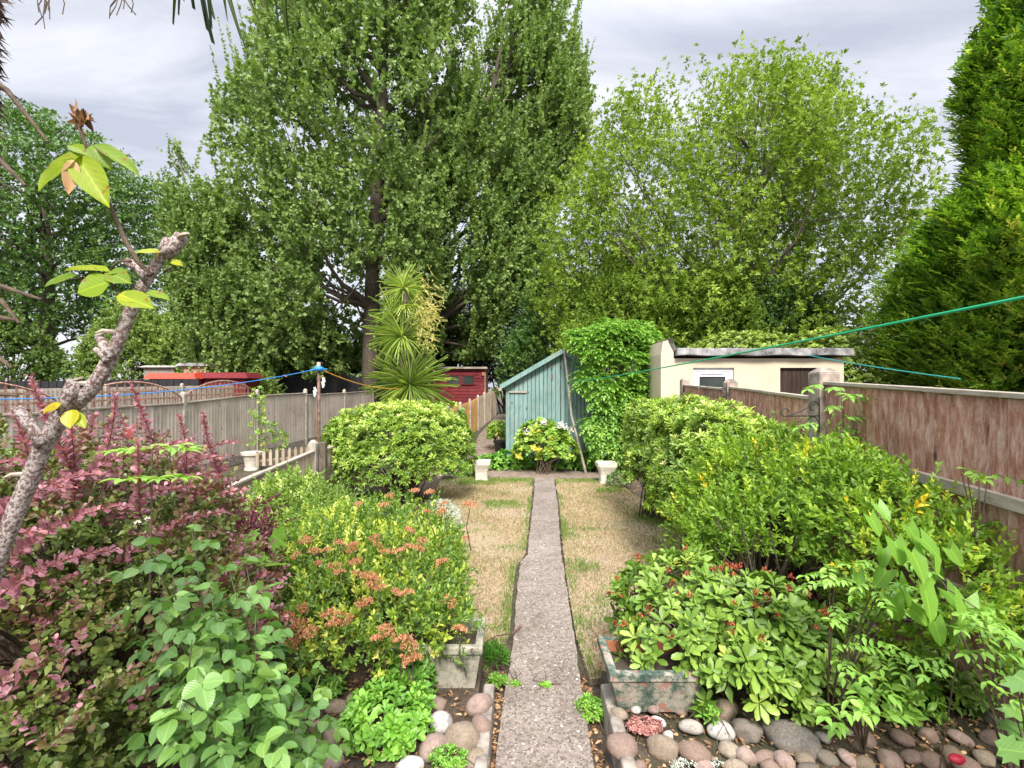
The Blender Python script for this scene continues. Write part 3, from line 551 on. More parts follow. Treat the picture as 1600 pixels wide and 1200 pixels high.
mb = MB(); mb.box(X0+.05, 12.03, .0, X1-.05, 12.04, 1.9); mb.build('dark_lining', M['darkdoor'], sh)
mb = MB()
mb.hexa([(X0-.10, 11.86, ZL-.09), (XP, 11.86, ZP-.03), (XP, 14.7, ZP-.03), (X0-.10, 14.7, ZL-.09), (X0-.10, 11.86, ZL-.05), (XP, 11.86, ZP+.01), (XP, 14.7, ZP+.01), (X0-.10, 14.7, ZL-.05)])
mb.hexa([(XP+.003, 11.86, ZP-.03), (X1+.10, 11.86, ZR-.09), (X1+.10, 14.7, ZR-.09), (XP+.003, 14.7, ZP-.03), (XP+.003, 11.86, ZP+.01), (X1+.10, 11.86, ZR-.05), (X1+.10, 14.7, ZR-.05), (XP+.003, 14.7, ZP+.01)])
mb.build('roof', M['lead'], sh)
mb = MB(); mb.bar((X0-.12, 11.84, ZL-.10), (XP+.02, 11.84, ZP-.035), .03, .10, up=(0, 0, 1)); mb.bar((XP+.025, 11.84, ZP-.035), (X1+.12, 11.84, ZR-.10), .028, .10); mb.build('bargeboard', M['teal'], sh)
mb = MB(); mb.tube([(X0-.13, 11.80, ZL-.15), (X0-.13, 14.6, ZL-.17)], .045, 8); mb.build('gutter', M['edge'], sh)
mb = MB(); mb.box(-.07, 11.955, 1.795, .34, 11.99, 1.835); mb.build('door_batten', M['edge'], sh)
for zz_ in (2.35, 2.1, 1.0): mb = MB(); mb.box(.92, 11.965, zz_, .95, 11.99, zz_+.14); mb.build('hinge', M['rust'], sh)
mb = MB(); mb.box(.05, 11.96, 1.95, .09, 11.99, 2.02); mb.build('latch', M['rust'], sh)
mb = MB(); mb.tube([(1.62, 11.2, .05), P(893, 650, 11.5), (1.20, 11.80, 2.80)], [.028, .027, .024], 6, wob=.1)
tag(mb.build('leaning_pole', M['edge'], origin=(1.62, 11.2, .05)), 'long bleached wooden pole leaning on the peak of the teal shed', 'pole')
# red shed
rs = thing('red_shed', 'dark red painted garden shed with two small square windows beyond the larch fence', 'shed', (-2.8, 27, .2))
x0, x1 = P(679, 600, 27)[0], P(757, 600, 27)[0]; zt = 2.80
mb = MB(); z = .1
while z < zt: mb.hexa([(x0, 27-.03, z), (x1, 27-.03, z), (x1, 27.05, z), (x0, 27.05, z), (x0, 27, z+.165), (x1, 27, z+.165), (x1, 27.05, z+.165), (x0, 27.05, z+.165)]); z += .17
mb.build('front_wall', M['redwood'], rs)
mb = MB(); mb.box(x1+.002, 27.0, .1, x1+.05, 30, zt-.1); mb.build('side_wall', M['brownwood'], rs); mb = MB(); mb.box(x0-.05, 27, .1, x0-.002, 30, zt-.1); mb.build('side_wall', M['brownwood'], rs)
mb = MB(); mb.hexa([(x0-.15, 26.8, zt), (x1+.15, 26.8, zt), (x1+.15, 30.2, zt-.2), (x0-.15, 30.2, zt-.2), (x0-.15, 26.8, zt+.1), (x1+.15, 26.8, zt+.1), (x1+.15, 30.2, zt-.1), (x0-.15, 30.2, zt-.1)]); mb.build('roof', M['edge'], rs)
for a_, b_ in ((699, 719), (721, 741)):
    wx0, wx1 = P(a_, 0, 26.95)[0], P(b_, 0, 26.95)[0]; mb = MB()
    for q in ((wx0, 2.42, wx1, 2.46), (wx0, 1.96, wx1, 2.0), (wx0, 2.0, wx0+.05, 2.42), (wx1-.05, 2.0, wx1, 2.42)): mb.box(q[0], 26.92, q[1], q[2], 26.97, q[3])
    f_ = mb.build('window', M['redwood'], rs); mb = MB(); mb.box(wx0+.05, 26.955, 2.0, wx1-.05, 26.965, 2.42); mb.build('pane', M['glass'], f_)
mb = MB(); mb.box(P(753, 0, 26.9)[0], 26.9, 2.45, P(757, 0, 26.9)[0], 26.96, 2.62); mb.build('light_box', M['terracotta'], rs)
# cream outbuilding
cbd = thing('cream_outbuilding', 'cream rendered flat roofed outbuilding with a white door and a dark timber door', 'building', (4.9, 10.4, 0))
bx0, bx1, by = 3.28, 6.74, 10.4; zt = 2.52
mb = MB(); dW = (P(1083, 0, by)[0], P(1147, 0, by)[0]); dD = (P(1219, 0, by)[0], P(1283, 0, by)[0]); ztop = 2.33
mb.box(bx0, by, 0, dW[0], by+.15, zt); mb.box(dW[0], by+.0, ztop, dW[1], by+.15, zt); mb.box(dW[1], by, 0, dD[0], by+.15, zt); mb.box(dD[0], by, ztop, dD[1], by+.15, zt); mb.box(dD[1], by, 0, bx1, by+.15, zt)
mb.box(bx1-.15, by+.152, 0, bx1, 13.4, zt); mb.box(bx0+.002, 13.4, 0, bx1-.002, 13.5, zt)
mb.build('wall', M['cream'], cbd)
mb = MB(); mb.prism([(bx0-.26, by-.02, 0), (bx0-.26, by-.02, 2.60), (bx0-.22, by-.02, 2.86), (bx0-.08, by-.02, 2.90), (bx0-.003, by-.02, 2.66), (bx0-.003, by-.02, 0)], (0, 2.9, 0)); mb.build('parapet_wall', M['cream'], cbd)
mb = MB(); mb.prism([(bx0-.12, by-.05, 2.92), (bx0-.10, by-.05, 2.86), (bx0+.01, by-.05, 2.66), (bx0+.04, by-.05, 2.70), (bx0-.04, by-.05, 2.93)], (0, 2.9, 0)); mb.build('coping', M['lead'], cbd)
mb = MB(); k = 14
for i in range(k):
    a_ = bx0+.03+(bx1+.12-bx0-.03)*i/k; b_ = bx0+.03+(bx1+.12-bx0-.03)*(i+1)/k; j1, j2 = .012*math.sin(i*1.7), .012*math.sin((i+1)*1.7)
    mb.hexa([(a_, by-.16, 2.575+j1), (b_, by-.16, 2.575+j2), (b_, 13.6, 2.5), (a_, 13.6, 2.5), (a_, by-.13, 2.72+j1*.5), (b_, by-.13, 2.72+j2*.5), (b_, 13.6, 2.66), (a_, 13.6, 2.66)], .5)
mb.build('roof', M['lead'], cbd, bevel=.01)
dr = MB(); 
for q in ((dW[0], 0, dW[0]+.06, ztop), (dW[1]-.06, 0, dW[1], ztop), (dW[0]+.06, ztop-.07, dW[1]-.06, ztop)): dr.box(q[0], by+.05, q[1], q[2], by+.11, q[3])
dr.box(dW[0]+.065, by+.06, 0, dW[1]-.065, by+.10, 1.35); dr.box(dW[0]+.065, by+.06, 1.35, dW[0]+.15, by+.1, ztop-.075); dr.box(dW[1]-.15, by+.06, 1.35, dW[1]-.065, by+.1, ztop-.075); dr.box(dW[0]+.15, by+.06, 2.15, dW[1]-.15, by+.1, ztop-.075); dr.box(dW[0]+.18, by+.04, 2.20, dW[1]-.2, by+.06, 2.225)
d_ = dr.build('white_door', M['upvc'], cbd, bevel=.003)
mb = MB(); mb.box(dW[0]+.15, by+.085, 1.35, dW[1]-.15, by+.09, 2.15); mb.build('glazing', M['glass'], d_)
mb = MB(); x = dD[0]+.004
while x < dD[1]-.02: mb.box(x, by+.06+random.uniform(0, .006), 0, min(x+.085, dD[1]), by+.1, ztop); x += .09
mb.build('timber_door', M['darkdoor'], cbd)
# far bits
def hut(name, label, cat, pxr, y0, y1, d, mw, mr, depth=3):
    a_, z1 = P(pxr[0], y0, d)[0], P(0, y0, d)[2]; b_ = P(pxr[1], 0, d)[0]; z0 = P(0, y1, d)[2]
    r = thing(name, label, cat, ((a_+b_)/2, d, .15)); mb = MB(); mb.box(a_, d, .1, b_, d+depth, z0); mb.build('wall', mw, r)
    mb = MB(); mb.hexa([(a_-.15, d-.15, z0+.002), (b_+.15, d-.15, z0+.002), (b_+.15, d+depth+.15, z0+.002), (a_-.15, d+depth+.15, z0+.002), (a_, d+.0, z1), (b_, d+.0, z1), (b_, d+depth, z1), (a_, d+depth, z1)]); mb.build('roof', mr, r); return r
hut('red_roofed_shed', 'low hut with a bright red roof behind the arched trellis', 'shed', (233, 303), 583, 592, 20.3, M['brightred'], M['brightred'], 1.2)
hut('dark_red_shed', 'dull dark red roofed hut right of the bright red one', 'shed', (308, 384), 582, 591, 20.8, M['redwood'], M['redwood'], 1.1)
hut('glasshouse', 'pale roofed low glasshouse at the foot of the hedgerow', 'greenhouse', (225, 272), 571, 574, 22.2, M['kerb'], M['postconc'], .9)
hut('brown_hut', 'small brown hut with a dark flat roof between glasshouse and trees', 'shed', (280, 322), 567, 572, 22.4, M['brownwood'], M['lead'], .9)
hut('brown_hut', 'brown flat roofed hut over the black fence', 'shed', (520, 560), 577, 581, 27, M['blackwood'], M['redwood'])
bh = thing('brick_house', 'distant red brick house glimpsed between the hedgerow and the poplars', 'house', (-31, 62, 0)); mb = MB(); mb.box(-40, 62, 0, -27, 70, 7.2); mb.build('wall', M['brick'], bh)
mb = MB(); mb.prism([(-40.4, 61.6, 7.2), (-26.6, 61.6, 7.2), (-26.6, 66, 10.2), (-40.4, 66, 10.2)], (0, 0, .2)); mb.prism([(-40.4, 70.4, 7.2), (-40.4, 66.01, 10.2), (-26.6, 66.01, 10.2), (-26.6, 70.4, 7.2)], (0, 0, .2)); mb.build('roof', M['lead'], bh)
# ------------------------------------------------------------------ lines and poles
cp = thing('washing_line_post', 'brown steel washing line post with a blue cap and hanging pegs by the low fence', 'post', (-3.0, 7.95, 0))
mb = MB(); mb.tube([(-3.03, 7.95, 0), (-3.0, 7.95, 1.2), (-3.0, 7.95, 2.28)], .026, 8); mb.build('pole', M['rust'], cp, smooth=True)
mb = MB(); mb.tube([(-3.0, 7.95, 2.2), (-3.0, 7.95, 2.22), (-3.0, 7.95, 2.26), (-3.0, 7.95, 2.28)], [.05, .085, .07, .02], 10); mb.tube([(-3.13, 7.95, 2.22), (-2.87, 7.95, 2.23)], .012, 5); mb.build('blue_cap', M['bluecl'], cp, smooth=True)
mb = MB(); mb.tube([(-3.0, 7.95, 2.27), (-3.0, 7.95, 2.34)], .03, 7); mb.build('post_tip', M['cut'], cp)
for q in ((-2.93, 2.10), (-2.94, 2.04), (-3.06, 1.95), (-3.07, 1.9)):
    mb = MB(); mb.tube([(q[0], 7.93, q[1]), (q[0]+.02, 7.93, q[1]-.06), (q[0]+.015, 7.92, q[1]-.10)], [.015, .024, .012], 6); mb.build('peg', M['white'], cp)
def sag(a_, b_, s, k=24): a_, b_ = Vector(a_), Vector(b_); return [a_.lerp(b_, i/k)+Vector((0, 0, -s*4*(i/k)*(1-i/k))) for i in range(k+1)]
mb = MB(); mb.tube(sag((-3.0, 7.95, 2.24), (-5.6, 3.6, 1.93), .20), .006, 5); tag(mb.build('blue_washing_line', M['bluecl'], origin=(-3, 7.95, 2.24)), 'blue washing line sagging left from the capped post past the trellis', 'washing line')
mb = MB(); mb.tube(sag((-3.0, 7.95, 2.24), (-2.75, 12.8, 1.9), .12), .010, 5); tag(mb.build('orange_line', M['orangecl'], origin=(-3, 7.95, 2.24)), 'orange cord running from the blue capped post to the cordyline', 'cord')
mb = MB(); gA = Vector(P(885, 598, 11.9)); gB = Vector(P(1760, 402, 1.5)); mb.tube(sag(gA, gA+(gB-gA)*1.4, .07, 40), .0066, 6); tag(mb.build('green_washing_line', M['greencl'], origin=P(885, 598, 11.9)), 'bright green washing line crossing from the teal shed to the upper right', 'washing line')
mb = MB(); mb.tube(sag(P(1262, 555, 10.2), P(1500, 592, 6.0), .02), .008, 5); tag(mb.build('teal_washing_line', M['tealcl'], origin=P(1262, 555, 10.2)), 'thin teal line running from the outbuilding roof to the right hand conifer', 'washing line')
def bracket(x, y, z, s, label):
    mb = MB(); mb.tube([(x, y, z-.16*s), (x, y, z+.16*s)], .007*s, 5); mb.tube([(x, y, z), (x-.30*s, y-.02, z+.0)], .006*s, 5)
    for cx, cz, r in ((-.06, -.05, .045), (-.30, .03, .035), (-.05, .09, .04)):
        mb.tube([(x+cx*s+r*s*math.cos(t*.5), y, z+cz*s+r*s*math.sin(t*.5)) for t in range(11)], .005*s, 5)
    mb.tube([(x, y, z+.13*s), (x-.16*s, y, z+.04*s), (x-.28*s, y, z)], .005*s, 5)
    tag(mb.build('hanging_basket_bracket', M['iron'], origin=(x, y, z)), label, 'bracket')
bracket(fx(4.6)-.105, 4.49, 1.72, 1.0, 'black wrought iron basket bracket on the tallest weathered fence post')
bracket(fx(7.0)-.09, 6.9, 1.83, .9, 'black wrought iron basket bracket on the middle fence post nearer the outbuilding')
# ------------------------------------------------------------------ pots and planters
def urn(x, y, s, h, label, inner=M['soil'], mat_=None, group=None):
    r = thing('square_urn', label, 'planter', (x, y, .03), group); mb = MB(); prof = [(0, .72), (.08, .72), (.12, .67), (.45, .70), (.62, .80), (.78, .95), (.84, 1.0), (1.0, 1.0)]; rings = []
    for t, k in prof:
        w_ = s/2*k; n0 = len(mb.v); c_ = w_*.18
        mb.v += [(x+a_, y+b_, .03+h*t) for a_, b_ in ((-w_+c_, -w_), (w_-c_, -w_), (w_, -w_+c_), (w_, w_-c_), (w_-c_, w_), (-w_+c_, w_), (-w_, w_-c_), (-w_, -w_+c_))]; mb.t += [.5]*8; rings.append(n0)
    w_ = s/2*.82
    for zz_ in (1.0, .82):
        n0 = len(mb.v); c_ = w_*.18; mb.v += [(x+a_, y+b_, .03+h*zz_) for a_, b_ in ((-w_+c_, -w_), (w_-c_, -w_), (w_, -w_+c_), (w_, w_-c_), (w_-c_, w_), (-w_+c_, w_), (-w_, w_-c_), (-w_, -w_+c_))]; mb.t += [.5]*8; rings.append(n0)
    for a_, b_ in zip(rings, rings[1:]):
        for k in range(8): mb.f.append((a_+k, a_+(k+1) % 8, b_+(k+1) % 8, b_+k))
    mb.f.append(tuple(range(7, -1, -1))); mb.build('body', mat_ or M['urn'], r, bevel=.004)
    mb = MB(); w_ = s/2*.80; mb.box(x-w_, y-w_, .03+h*.72, x+w_, y+w_, .03+h*.84); mb.build('contents', inner, r); return r
urn(-.62, 10.45, .36, .41, 'pale square stone urn at the left end of the dry lawn', M['soil'])
urn(1.87, 10.15, .38, .42, 'pale square stone urn with a terracotta liner at the right end of the lawn', M['terracotta'])
rp = thing('garden_pot', 'round topped off white pot in the neighbouring garden by the grey fence', 'pot', (-6.05, 11.9, 0))
mb = MB(); mb.tube([(-6.05, 11.9, z_) for z_ in (0, .04, .06, .22, .32, .36, .42)], [.16, .16, .14, .16, .19, .23, .235], 18); mb.build('body', M['urn'], rp, smooth=False)
def trough(x0, x1, y0, y1, z0, z1, label, inn):
    r = thing('trough_planter', label, 'planter', ((x0+x1)/2, (y0+y1)/2, z0)); mb = MB(); t = .035; i = .05
    o_ = [(x0+i, y0+i, z0), (x1-i, y0+i, z0), (x1-i, y1-i, z0), (x0+i, y1-i, z0)]; tp = [(x0, y0, z1-.05), (x1, y0, z1-.05), (x1, y1, z1-.05), (x0, y1, z1-.05)]
    V = o_+tp+[(x0-.012, y0-.012, z1-.045), (x1+.012, y0-.012, z1-.045), (x1+.012, y1+.012, z1-.045), (x0-.012, y1+.012, z1-.045)]+[(x0-.012, y0-.012, z1), (x1+.012, y0-.012, z1), (x1+.012, y1+.012, z1), (x0-.012, y1+.012, z1)]+[(x0+t, y0+t, z1), (x1-t, y0+t, z1), (x1-t, y1-t, z1), (x0+t, y1-t, z1)]+[(x0+t, y0+t, z1-.1), (x1-t, y0+t, z1-.1), (x1-t, y1-t, z1-.1), (x0+t, y1-t, z1-.1)]
    mb.v = V; mb.t = [.5]*len(V); mb.f.append((3, 2, 1, 0))
    for a_ in (0, 4, 8, 12, 16):
        for k in range(4): mb.f.append((a_+k, a_+(k+1) % 4, a_+4+(k+1) % 4, a_+4+k))
    mb.build('body', M['planter'] if inn else M['planter_pale'], r, bevel=.008)
    mb = MB(); mb.box(x0+t+.002, y0+t+.002, z1-.13, x1-t-.002, y1-t-.002, z1-.07); mb.build('soil_fill', M['soil'], r)
    if inn: mb = MB(); mb.box(x0+t, y1-t-.008, z1-.09, x1-t, y1-t-.002, z1-.005); mb.build('liner', M['terracotta'], r)
    return r
trough(-.72, -.19, 3.08, 3.46, .06, .42, 'mossy flaking white trough planter half hidden by the flowering spiraea', False)
trough(.545, 1.05, 2.80, 3.20, .17, .42, 'mossy flaking trough planter with reddish rim under the rhododendron', True)
mb = MB(); mb.tube([(-.22, 14.0, .06), (-.22, 14.0, .3)], [.13, .17], 14); mb.tube([(-.22, 14, .3), (-.22, 14, .335)], .185, 14)
mb2 = thing('black_plant_pot', 'black plastic plant pot on the narrow path beside the teal shed', 'pot', (-.32, 14.4, .07)); 
mb = MB(); mb.tube([(-.32, 14.4, .07), (-.32, 14.4, .36)], [.14, .19], 16); mb.tube([(-.32, 14.4, .361), (-.32, 14.4, .41)], .21, 16); mb.build('body', M['black'], mb2)
# picket edging in neighbour garden
pk = thing('picket_edging', 'short tan picket edging beside the off white pot in the neighbouring garden', 'edging', (-5.4, 11.9, 0)); mb = MB()
for i in range(13):
    x = -5.85+i*.1; y = 11.75+i*.11; mb.box(x-.035, y, .1, x+.035, y+.02, .42+random.uniform(-.01, .01)); mb.prism([(x-.035, y, .42), (x+.035, y, .42), (x, y, .48)], (0, .02, 0))
mb.build('picket', M['tanwood'], pk); mb = MB(); mb.bar((-5.9, 11.78, .22), (-4.6, 13.15, .22), .02, .05); mb.build('rail', M['tanwood'], pk)
# ------------------------------------------------------------------ stones
def stone_mesh(i, elong, sub=3, rough=.10):
    bm = bmesh.new(); bmesh.ops.create_icosphere(bm, subdivisions=sub, radius=1.0); V = np.array([v.co[:] for v in bm.verts])
    f = fnoise(V, 1.5, 50+i)*rough*1.3+fnoise(V, 4.5, 90+i)*rough*.3
    r_ = np.random.default_rng(i+300)
    for q_ in range(5):
        a_ = nrm(r_.normal(0, 1, 3)); V = V-np.maximum(0, V@a_-r_.uniform(.72, .9))[:, None]*a_*.8
    V = V*(1+f)[:, None]*np.array(elong)
    for v, c_ in zip(bm.verts, V): v.co = c_
    me = bpy.data.meshes.new('cobble'); bm.to_mesh(me); bm.free(); me.polygons.foreach_set('use_smooth', [True]*len(me.polygons)); return me
SM = [stone_mesh(i, e_) for i, e_ in enumerate([(1, .8, .62), (1, .9, .75), (1, .66, .55), (1, .95, .6), (1, .75, .7)])]; SR = [stone_mesh(20+i, (1, .8, .7), 3, .24) for i in range(3)]
ME = {}
def stone(px, py, z, r, mat_, label, group=None, rough=False, k=None, tilt=.3, name='cobble'):
    x, y, zz_ = G(px, py, z); src = (SR if rough else SM); q = random.randrange(len(src)) if k is None else k; key = (rough, q, mat_)
    if key not in ME: me = src[q].copy(); me.materials.clear(); me.materials.append(M[mat_]); ME[key] = me
    o = bpy.data.objects.new(name, ME[key]); COL.objects.link(o); o.location = (x, y, z-.22*r); o.scale = (r, r, r*random.uniform(.85, 1.05))
    o.rotation_euler = (random.uniform(-tilt, tilt), random.uniform(-tilt, tilt), random.uniform(0, 6.28)); tag(o, label, 'stone' if name != 'shell' else 'shell', group)
GL = 'cobbles edging the left raised bed'; GR = 'cobbles edging the right raised bed'
stone(748, 1098, .20, .085, 'stone_pink', 'squarish pink cobble under the left trough planter', GL, k=1)
stone(752, 1128, .20, .078, 'stone_pink', 'smooth pink egg shaped cobble beside the left kerb', GL, k=2)
stone(722, 1150, .20, .098, 'stone_tan', 'large round speckled tan cobble beside the left kerb', GL, k=1)
stone(690, 1124, .20, .072, 'stone_white', 'rough white rounded stone among the left cobbles', GL, k=1, name='limestone')
stone(678, 1162, .19, .092, 'stone_pink', 'pointed pink cobble in front of the white stone', GL, k=0)
stone(683, 1098, .17, .06, 'stone_pink', 'small pink cobble behind the white rounded stone', GL, k=3)
stone(640, 1192, .19, .072, 'stone_white', 'pale angular rock at the bottom edge left of the path', GL, rough=True, name='rock')
LLAB = iter(['cobble at the foot of the spiraea, farthest back on the left bed', 'cobble under the spiraea left of the herb mound', 'small cobble left of the slate pebble', 'cobble directly below the slate pebble', 'cobble against the left side of the herb mound', 'largest cobble at the bottom edge left of the herb mound', 'cobble half under the rose leaves on the left bed', 'cobble near the bottom beside the rose leaves', 'leftmost cobble under the rose leaves', 'cobble at the bottom right corner of the left bed', 'cobble in front of the round speckled one at the bottom edge'])
for (px, py, r) in ((555, 1088, .06), (525, 1100, .07), (497, 1132, .05), (520, 1150, .06), (545, 1165, .05), (512, 1185, .085), (470, 1110, .06), (490, 1165, .055), (460, 1150, .05), (745, 1185, .07), (715, 1195, .06)):
    mt_ = random.choice(['stone_pink', 'stone_tan']); stone(px, py, .17, r, mt_, 'dusty '+('pink ' if mt_ == 'stone_pink' else 'tan ')+next(LLAB), GL)
stone(545, 1130, .18, .045, 'slate', 'dark blue grey slate pebble on the left bed', GL, name='pebble')
RS = [(968, 1112, .055, 'stone_tan', 2, 'small upright tan cobble at the corner of the right bed', False, 'cobble'), (993, 1106, .034, 'stone_white', 1, 'small white pebble beside the corner cobble', False, 'pebble'), (973, 1160, .085, 'stone_pink', 3, 'large smooth pink cobble at the near corner of the right bed', False, 'cobble'),
      (1035, 1163, .088, 'stone_tan', 4, 'tan cobble with dark stains beside the pink sedum', False, 'cobble'), (1082, 1170, .09, 'stone_pink', 0, 'flat reddish cobble in the front row of the right bed', False, 'cobble'), (1020, 1103, .055, 'stone_pink', 0, 'pale pink cobble in front of the right trough planter', False, 'cobble'),
      (1028, 1125, .045, 'stone_white', 2, 'white scallop shell lying behind the sedum', False, 'shell'), (1045, 1148, .03, 'stone_white', 3, 'small broken white shell beside the tan cobble', False, 'shell'), (1080, 1132, .065, 'stone_white', 2, 'white ribbed shell standing among the right cobbles', False, 'shell'),
      (1127, 1138, .072, 'stone_white', 0, 'larger white ribbed shell right of the sedum', False, 'shell'), (1168, 1140, .08, 'stone_grey', 0, 'rough grey brown rock between the white shell and the big flat rock', True, 'rock'), (1235, 1145, .15, 'stone_grey', 1, 'big flat grey rock under the rhododendron', True, 'rock'), (1130, 1105, .09, 'stone_tan', 0, 'long tan stone in the back row under the rhododendron', False, 'cobble')]
for px, py, r, mt, k, lb, ro, nm in RS: stone(px, py, .20, r, mt, lb, GR, ro, k, name=nm)
ORD = ['first', 'second', 'third', 'fourth', 'fifth', 'sixth', 'seventh', 'eighth', 'ninth', 'tenth', 'eleventh', 'twelfth', 'thirteenth', 'fourteenth', 'fifteenth', 'sixteenth', 'seventeenth', 'eighteenth']; RR = [(1000, 1195), (1062, 1108), (1090, 1112), (1140, 1170), (1165, 1178), (1195, 1180), (1225, 1185), (1258, 1183), (1290, 1180), (1325, 1182), (1355, 1150), (1285, 1150), (1320, 1140), (1350, 1190), (1390, 1185), (1425, 1180), (1410, 1150), (1455, 1185), (1450, 1145), (1490, 1180), (1510, 1192), (1540, 1182), (1590, 1195), (1500, 1150), (1550, 1150), (1100, 1195), (1150, 1198), (1205, 1198), (1265, 1200)]
def rowof(y): return 'back' if y < 1160 else ('front' if y > 1189 else 'middle')
for (px, py, r) in ((1062, 1108, .045), (1090, 1112, .04), (1140, 1170, .06), (1165, 1178, .055), (1195, 1180, .06), (1225, 1185, .055), (1258, 1183, .05), (1290, 1180, .06), (1325, 1182, .055), (1355, 1150, .06), (1285, 1150, .04), (1320, 1140, .045), (1350, 1190, .05), (1390, 1185, .06), (1425, 1180, .055), (1410, 1150, .06), (1455, 1185, .06), (1450, 1145, .055), (1490, 1180, .06), (1510, 1192, .07), (1540, 1182, .05), (1590, 1195, .06), (1500, 1150, .06), (1550, 1150, .06), (1100, 1195, .05), (1150, 1198, .06), (1205, 1198, .05), (1265, 1200, .055), (1000, 1195, .04)):
    mt_ = random.choice(['stone_pink', 'stone_tan', 'stone_pink', 'stone_grey']); rw_ = rowof(py); od_ = sorted(x for x, y in RR if rowof(y) == rw_).index(px); stone(px, py, .18, r, mt_, {'stone_pink': 'pinkish', 'stone_tan': 'tan', 'stone_grey': 'grey'}[mt_]+' plain cobble, '+ORD[od_]+' from the left in the '+rw_+' row edging the right bed', GR)
# tumbled red piece
o = bpy.data.objects.new('shell', stone_mesh(41, (1, .7, .6))); o.data.materials.append(plain('red shell', (.55, .03, .06), .4)); COL.objects.link(o); o.location = G(1495, 1186, .24); o.scale = (.035,)*3; tag(o, 'small crimson red shell at the bottom edge right of the path', 'shell')
# ------------------------------------------------------------------ foliage builders
def lobes_sample(lobes, n, lo=.72, lump=.16, seed=1, sc=3.0, gate=None, bias_up=0.):
    w_ = np.array([(l[3]*l[4]+l[4]*l[5]+l[3]*l[5]) for l in lobes]); w_ = w_/w_.sum(); ps = []; ds = []
    for l, ww in zip(lobes, w_):
        k = int(n*ww)+1; d = nrm(RG.normal(0, 1, (k, 3))); d[:, 2] = np.where(d[:, 2] < -.35, -d[:, 2]*.7, d[:, 2]); d = nrm(d)
        r = lo+(1-lo)*RG.uniform(0, 1, k)**.6; c_ = np.array(l[:3]); R = np.array(l[3:6]); p = c_+d*R*r[:, None]
        f = fnoise(p, sc, seed); p = c_+(p-c_)*(1+lump*f)[:, None]; keep = np.ones(k, bool)
        if gate is not None: keep = (fnoise(p, sc*1.7, seed+5)+RG.normal(0, .25, k)) > gate
        for l2 in lobes:      # not deep inside another lobe
            if l2 is l: continue
            q = (p-np.array(l2[:3]))/np.array(l2[3:6]); keep &= (np.sum(q*q, 1) > .42)
        keep &= p[:, 2] > .05; nn = nrm(d/R); ps.append(p[keep]); ds.append(nn[keep])
    return np.concatenate(ps), np.concatenate(ds)
def stems(root, base, targets, n, r0, r1, name='stem', mat_=None, spread=.12, rise=.45, sides=5):
    mb = MB(); t = targets[RG.choice(len(targets), min(n, len(targets)), replace=False)]; base = Vector(base)
    for q in t:
        q = Vector(q); b_ = base+Vector((random.gauss(0, spread), random.gauss(0, spread), 0)); m1 = b_.lerp(q, .35)+Vector((0, 0, (q.z-b_.z)*rise*.4)); m2 = b_.lerp(q, .7)+Vector((0, 0, (q.z-b_.z)*rise*.35))+Vector((random.gauss(0, 1), random.gauss(0, 1), 0))*.03
        mb.tube([b_, m1, m2, q], [r0, r0*.7, (r0+r1)/2*.7, r1], sides, cap=False)
    return mb.build(name, mat_ or M['twig'], root, smooth=True)
UP = np.array([0, 0, 1.])
def clipfence(p): return p[:, 0] < fx(p[:, 1])-.07
def rosebush(name, label, cat, base, lobes, n, k, ang, ln, wdr, mat_, T, tint, seed, lo=.75, lump=.14, sc=3., gate=None, clip=None, inner=.35, stemn=40, dirup=.5, group=None, topgrowth=.0, stem_r=.012, sd=.2):
    r = thing(name, label, cat, base, group); p, d = lobes_sample(lobes, n, lo, lump, seed, sc, gate); fo = FO()
    dd = nrm(d+UP*dirup+RG.normal(0, .25, d.shape)); zt = max(l[2]+l[5] for l in lobes)
    tt = tint[0]+RG.normal(0, tint[1], len(p))+topgrowth*np.clip(d[:, 2], 0, 1)*np.clip(p[:, 2]/zt, 0, 1)**1.5+.10*fnoise(p, 5, seed+2)  # tint rises to paler new growth on the upper rosettes
    fo.rosette(p, dd, k, ang, ln, wdr, np.clip(tt, 0, 1), T, sd=sd)
    if inner:
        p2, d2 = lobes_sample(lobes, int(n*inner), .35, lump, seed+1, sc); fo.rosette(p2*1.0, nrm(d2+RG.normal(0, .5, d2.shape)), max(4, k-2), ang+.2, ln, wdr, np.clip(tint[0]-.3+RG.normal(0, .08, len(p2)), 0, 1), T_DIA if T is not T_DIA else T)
    fo.build('foliage', mat_, r, clip=clip); 
    tp = p if clip is None else p[clip(p)]
    stems(r, base, tp, stemn, stem_r, .003); return r
def shootbush(name, label, cat, base, lobes, n, m, sl, ln, wdr, mat_, T, tint, seed, lo=.7, lump=.14, sc=3., gate=None, clip=None, grav=0., dirup=.6, el=.95, stemn=40, inner=.4, group=None, stem_r=.012, topgrowth=0., shootstem=0):
    r = thing(name, label, cat, base, group); p, d = lobes_sample(lobes, n, lo, lump, seed, sc, gate); fo = FO(); dd = nrm(d+UP*dirup+RG.normal(0, .35, d.shape))
    sls = sl*RG.uniform(.5, 1.3, len(p)); tt = tint[0]+RG.normal(0, tint[1], len(p))+topgrowth*np.clip(d[:, 2], 0, 1)+.10*fnoise(p, 4, seed+2)
    fo.shoots(p-dd*(sls*.5)[:, None], dd, sls, m, ln, wdr, np.clip(tt, 0, 1), T, el=el, grav=grav)
    if inner:
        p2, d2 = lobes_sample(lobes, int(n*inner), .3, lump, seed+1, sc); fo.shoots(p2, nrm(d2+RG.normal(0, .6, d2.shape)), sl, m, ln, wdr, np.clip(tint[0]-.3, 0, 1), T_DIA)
    fo.build('foliage', mat_, r, clip=clip); tp = p if clip is None else p[clip(p)]
    so_ = stems(r, base, tp, stemn, stem_r, .003)
    return r, p, dd, sls
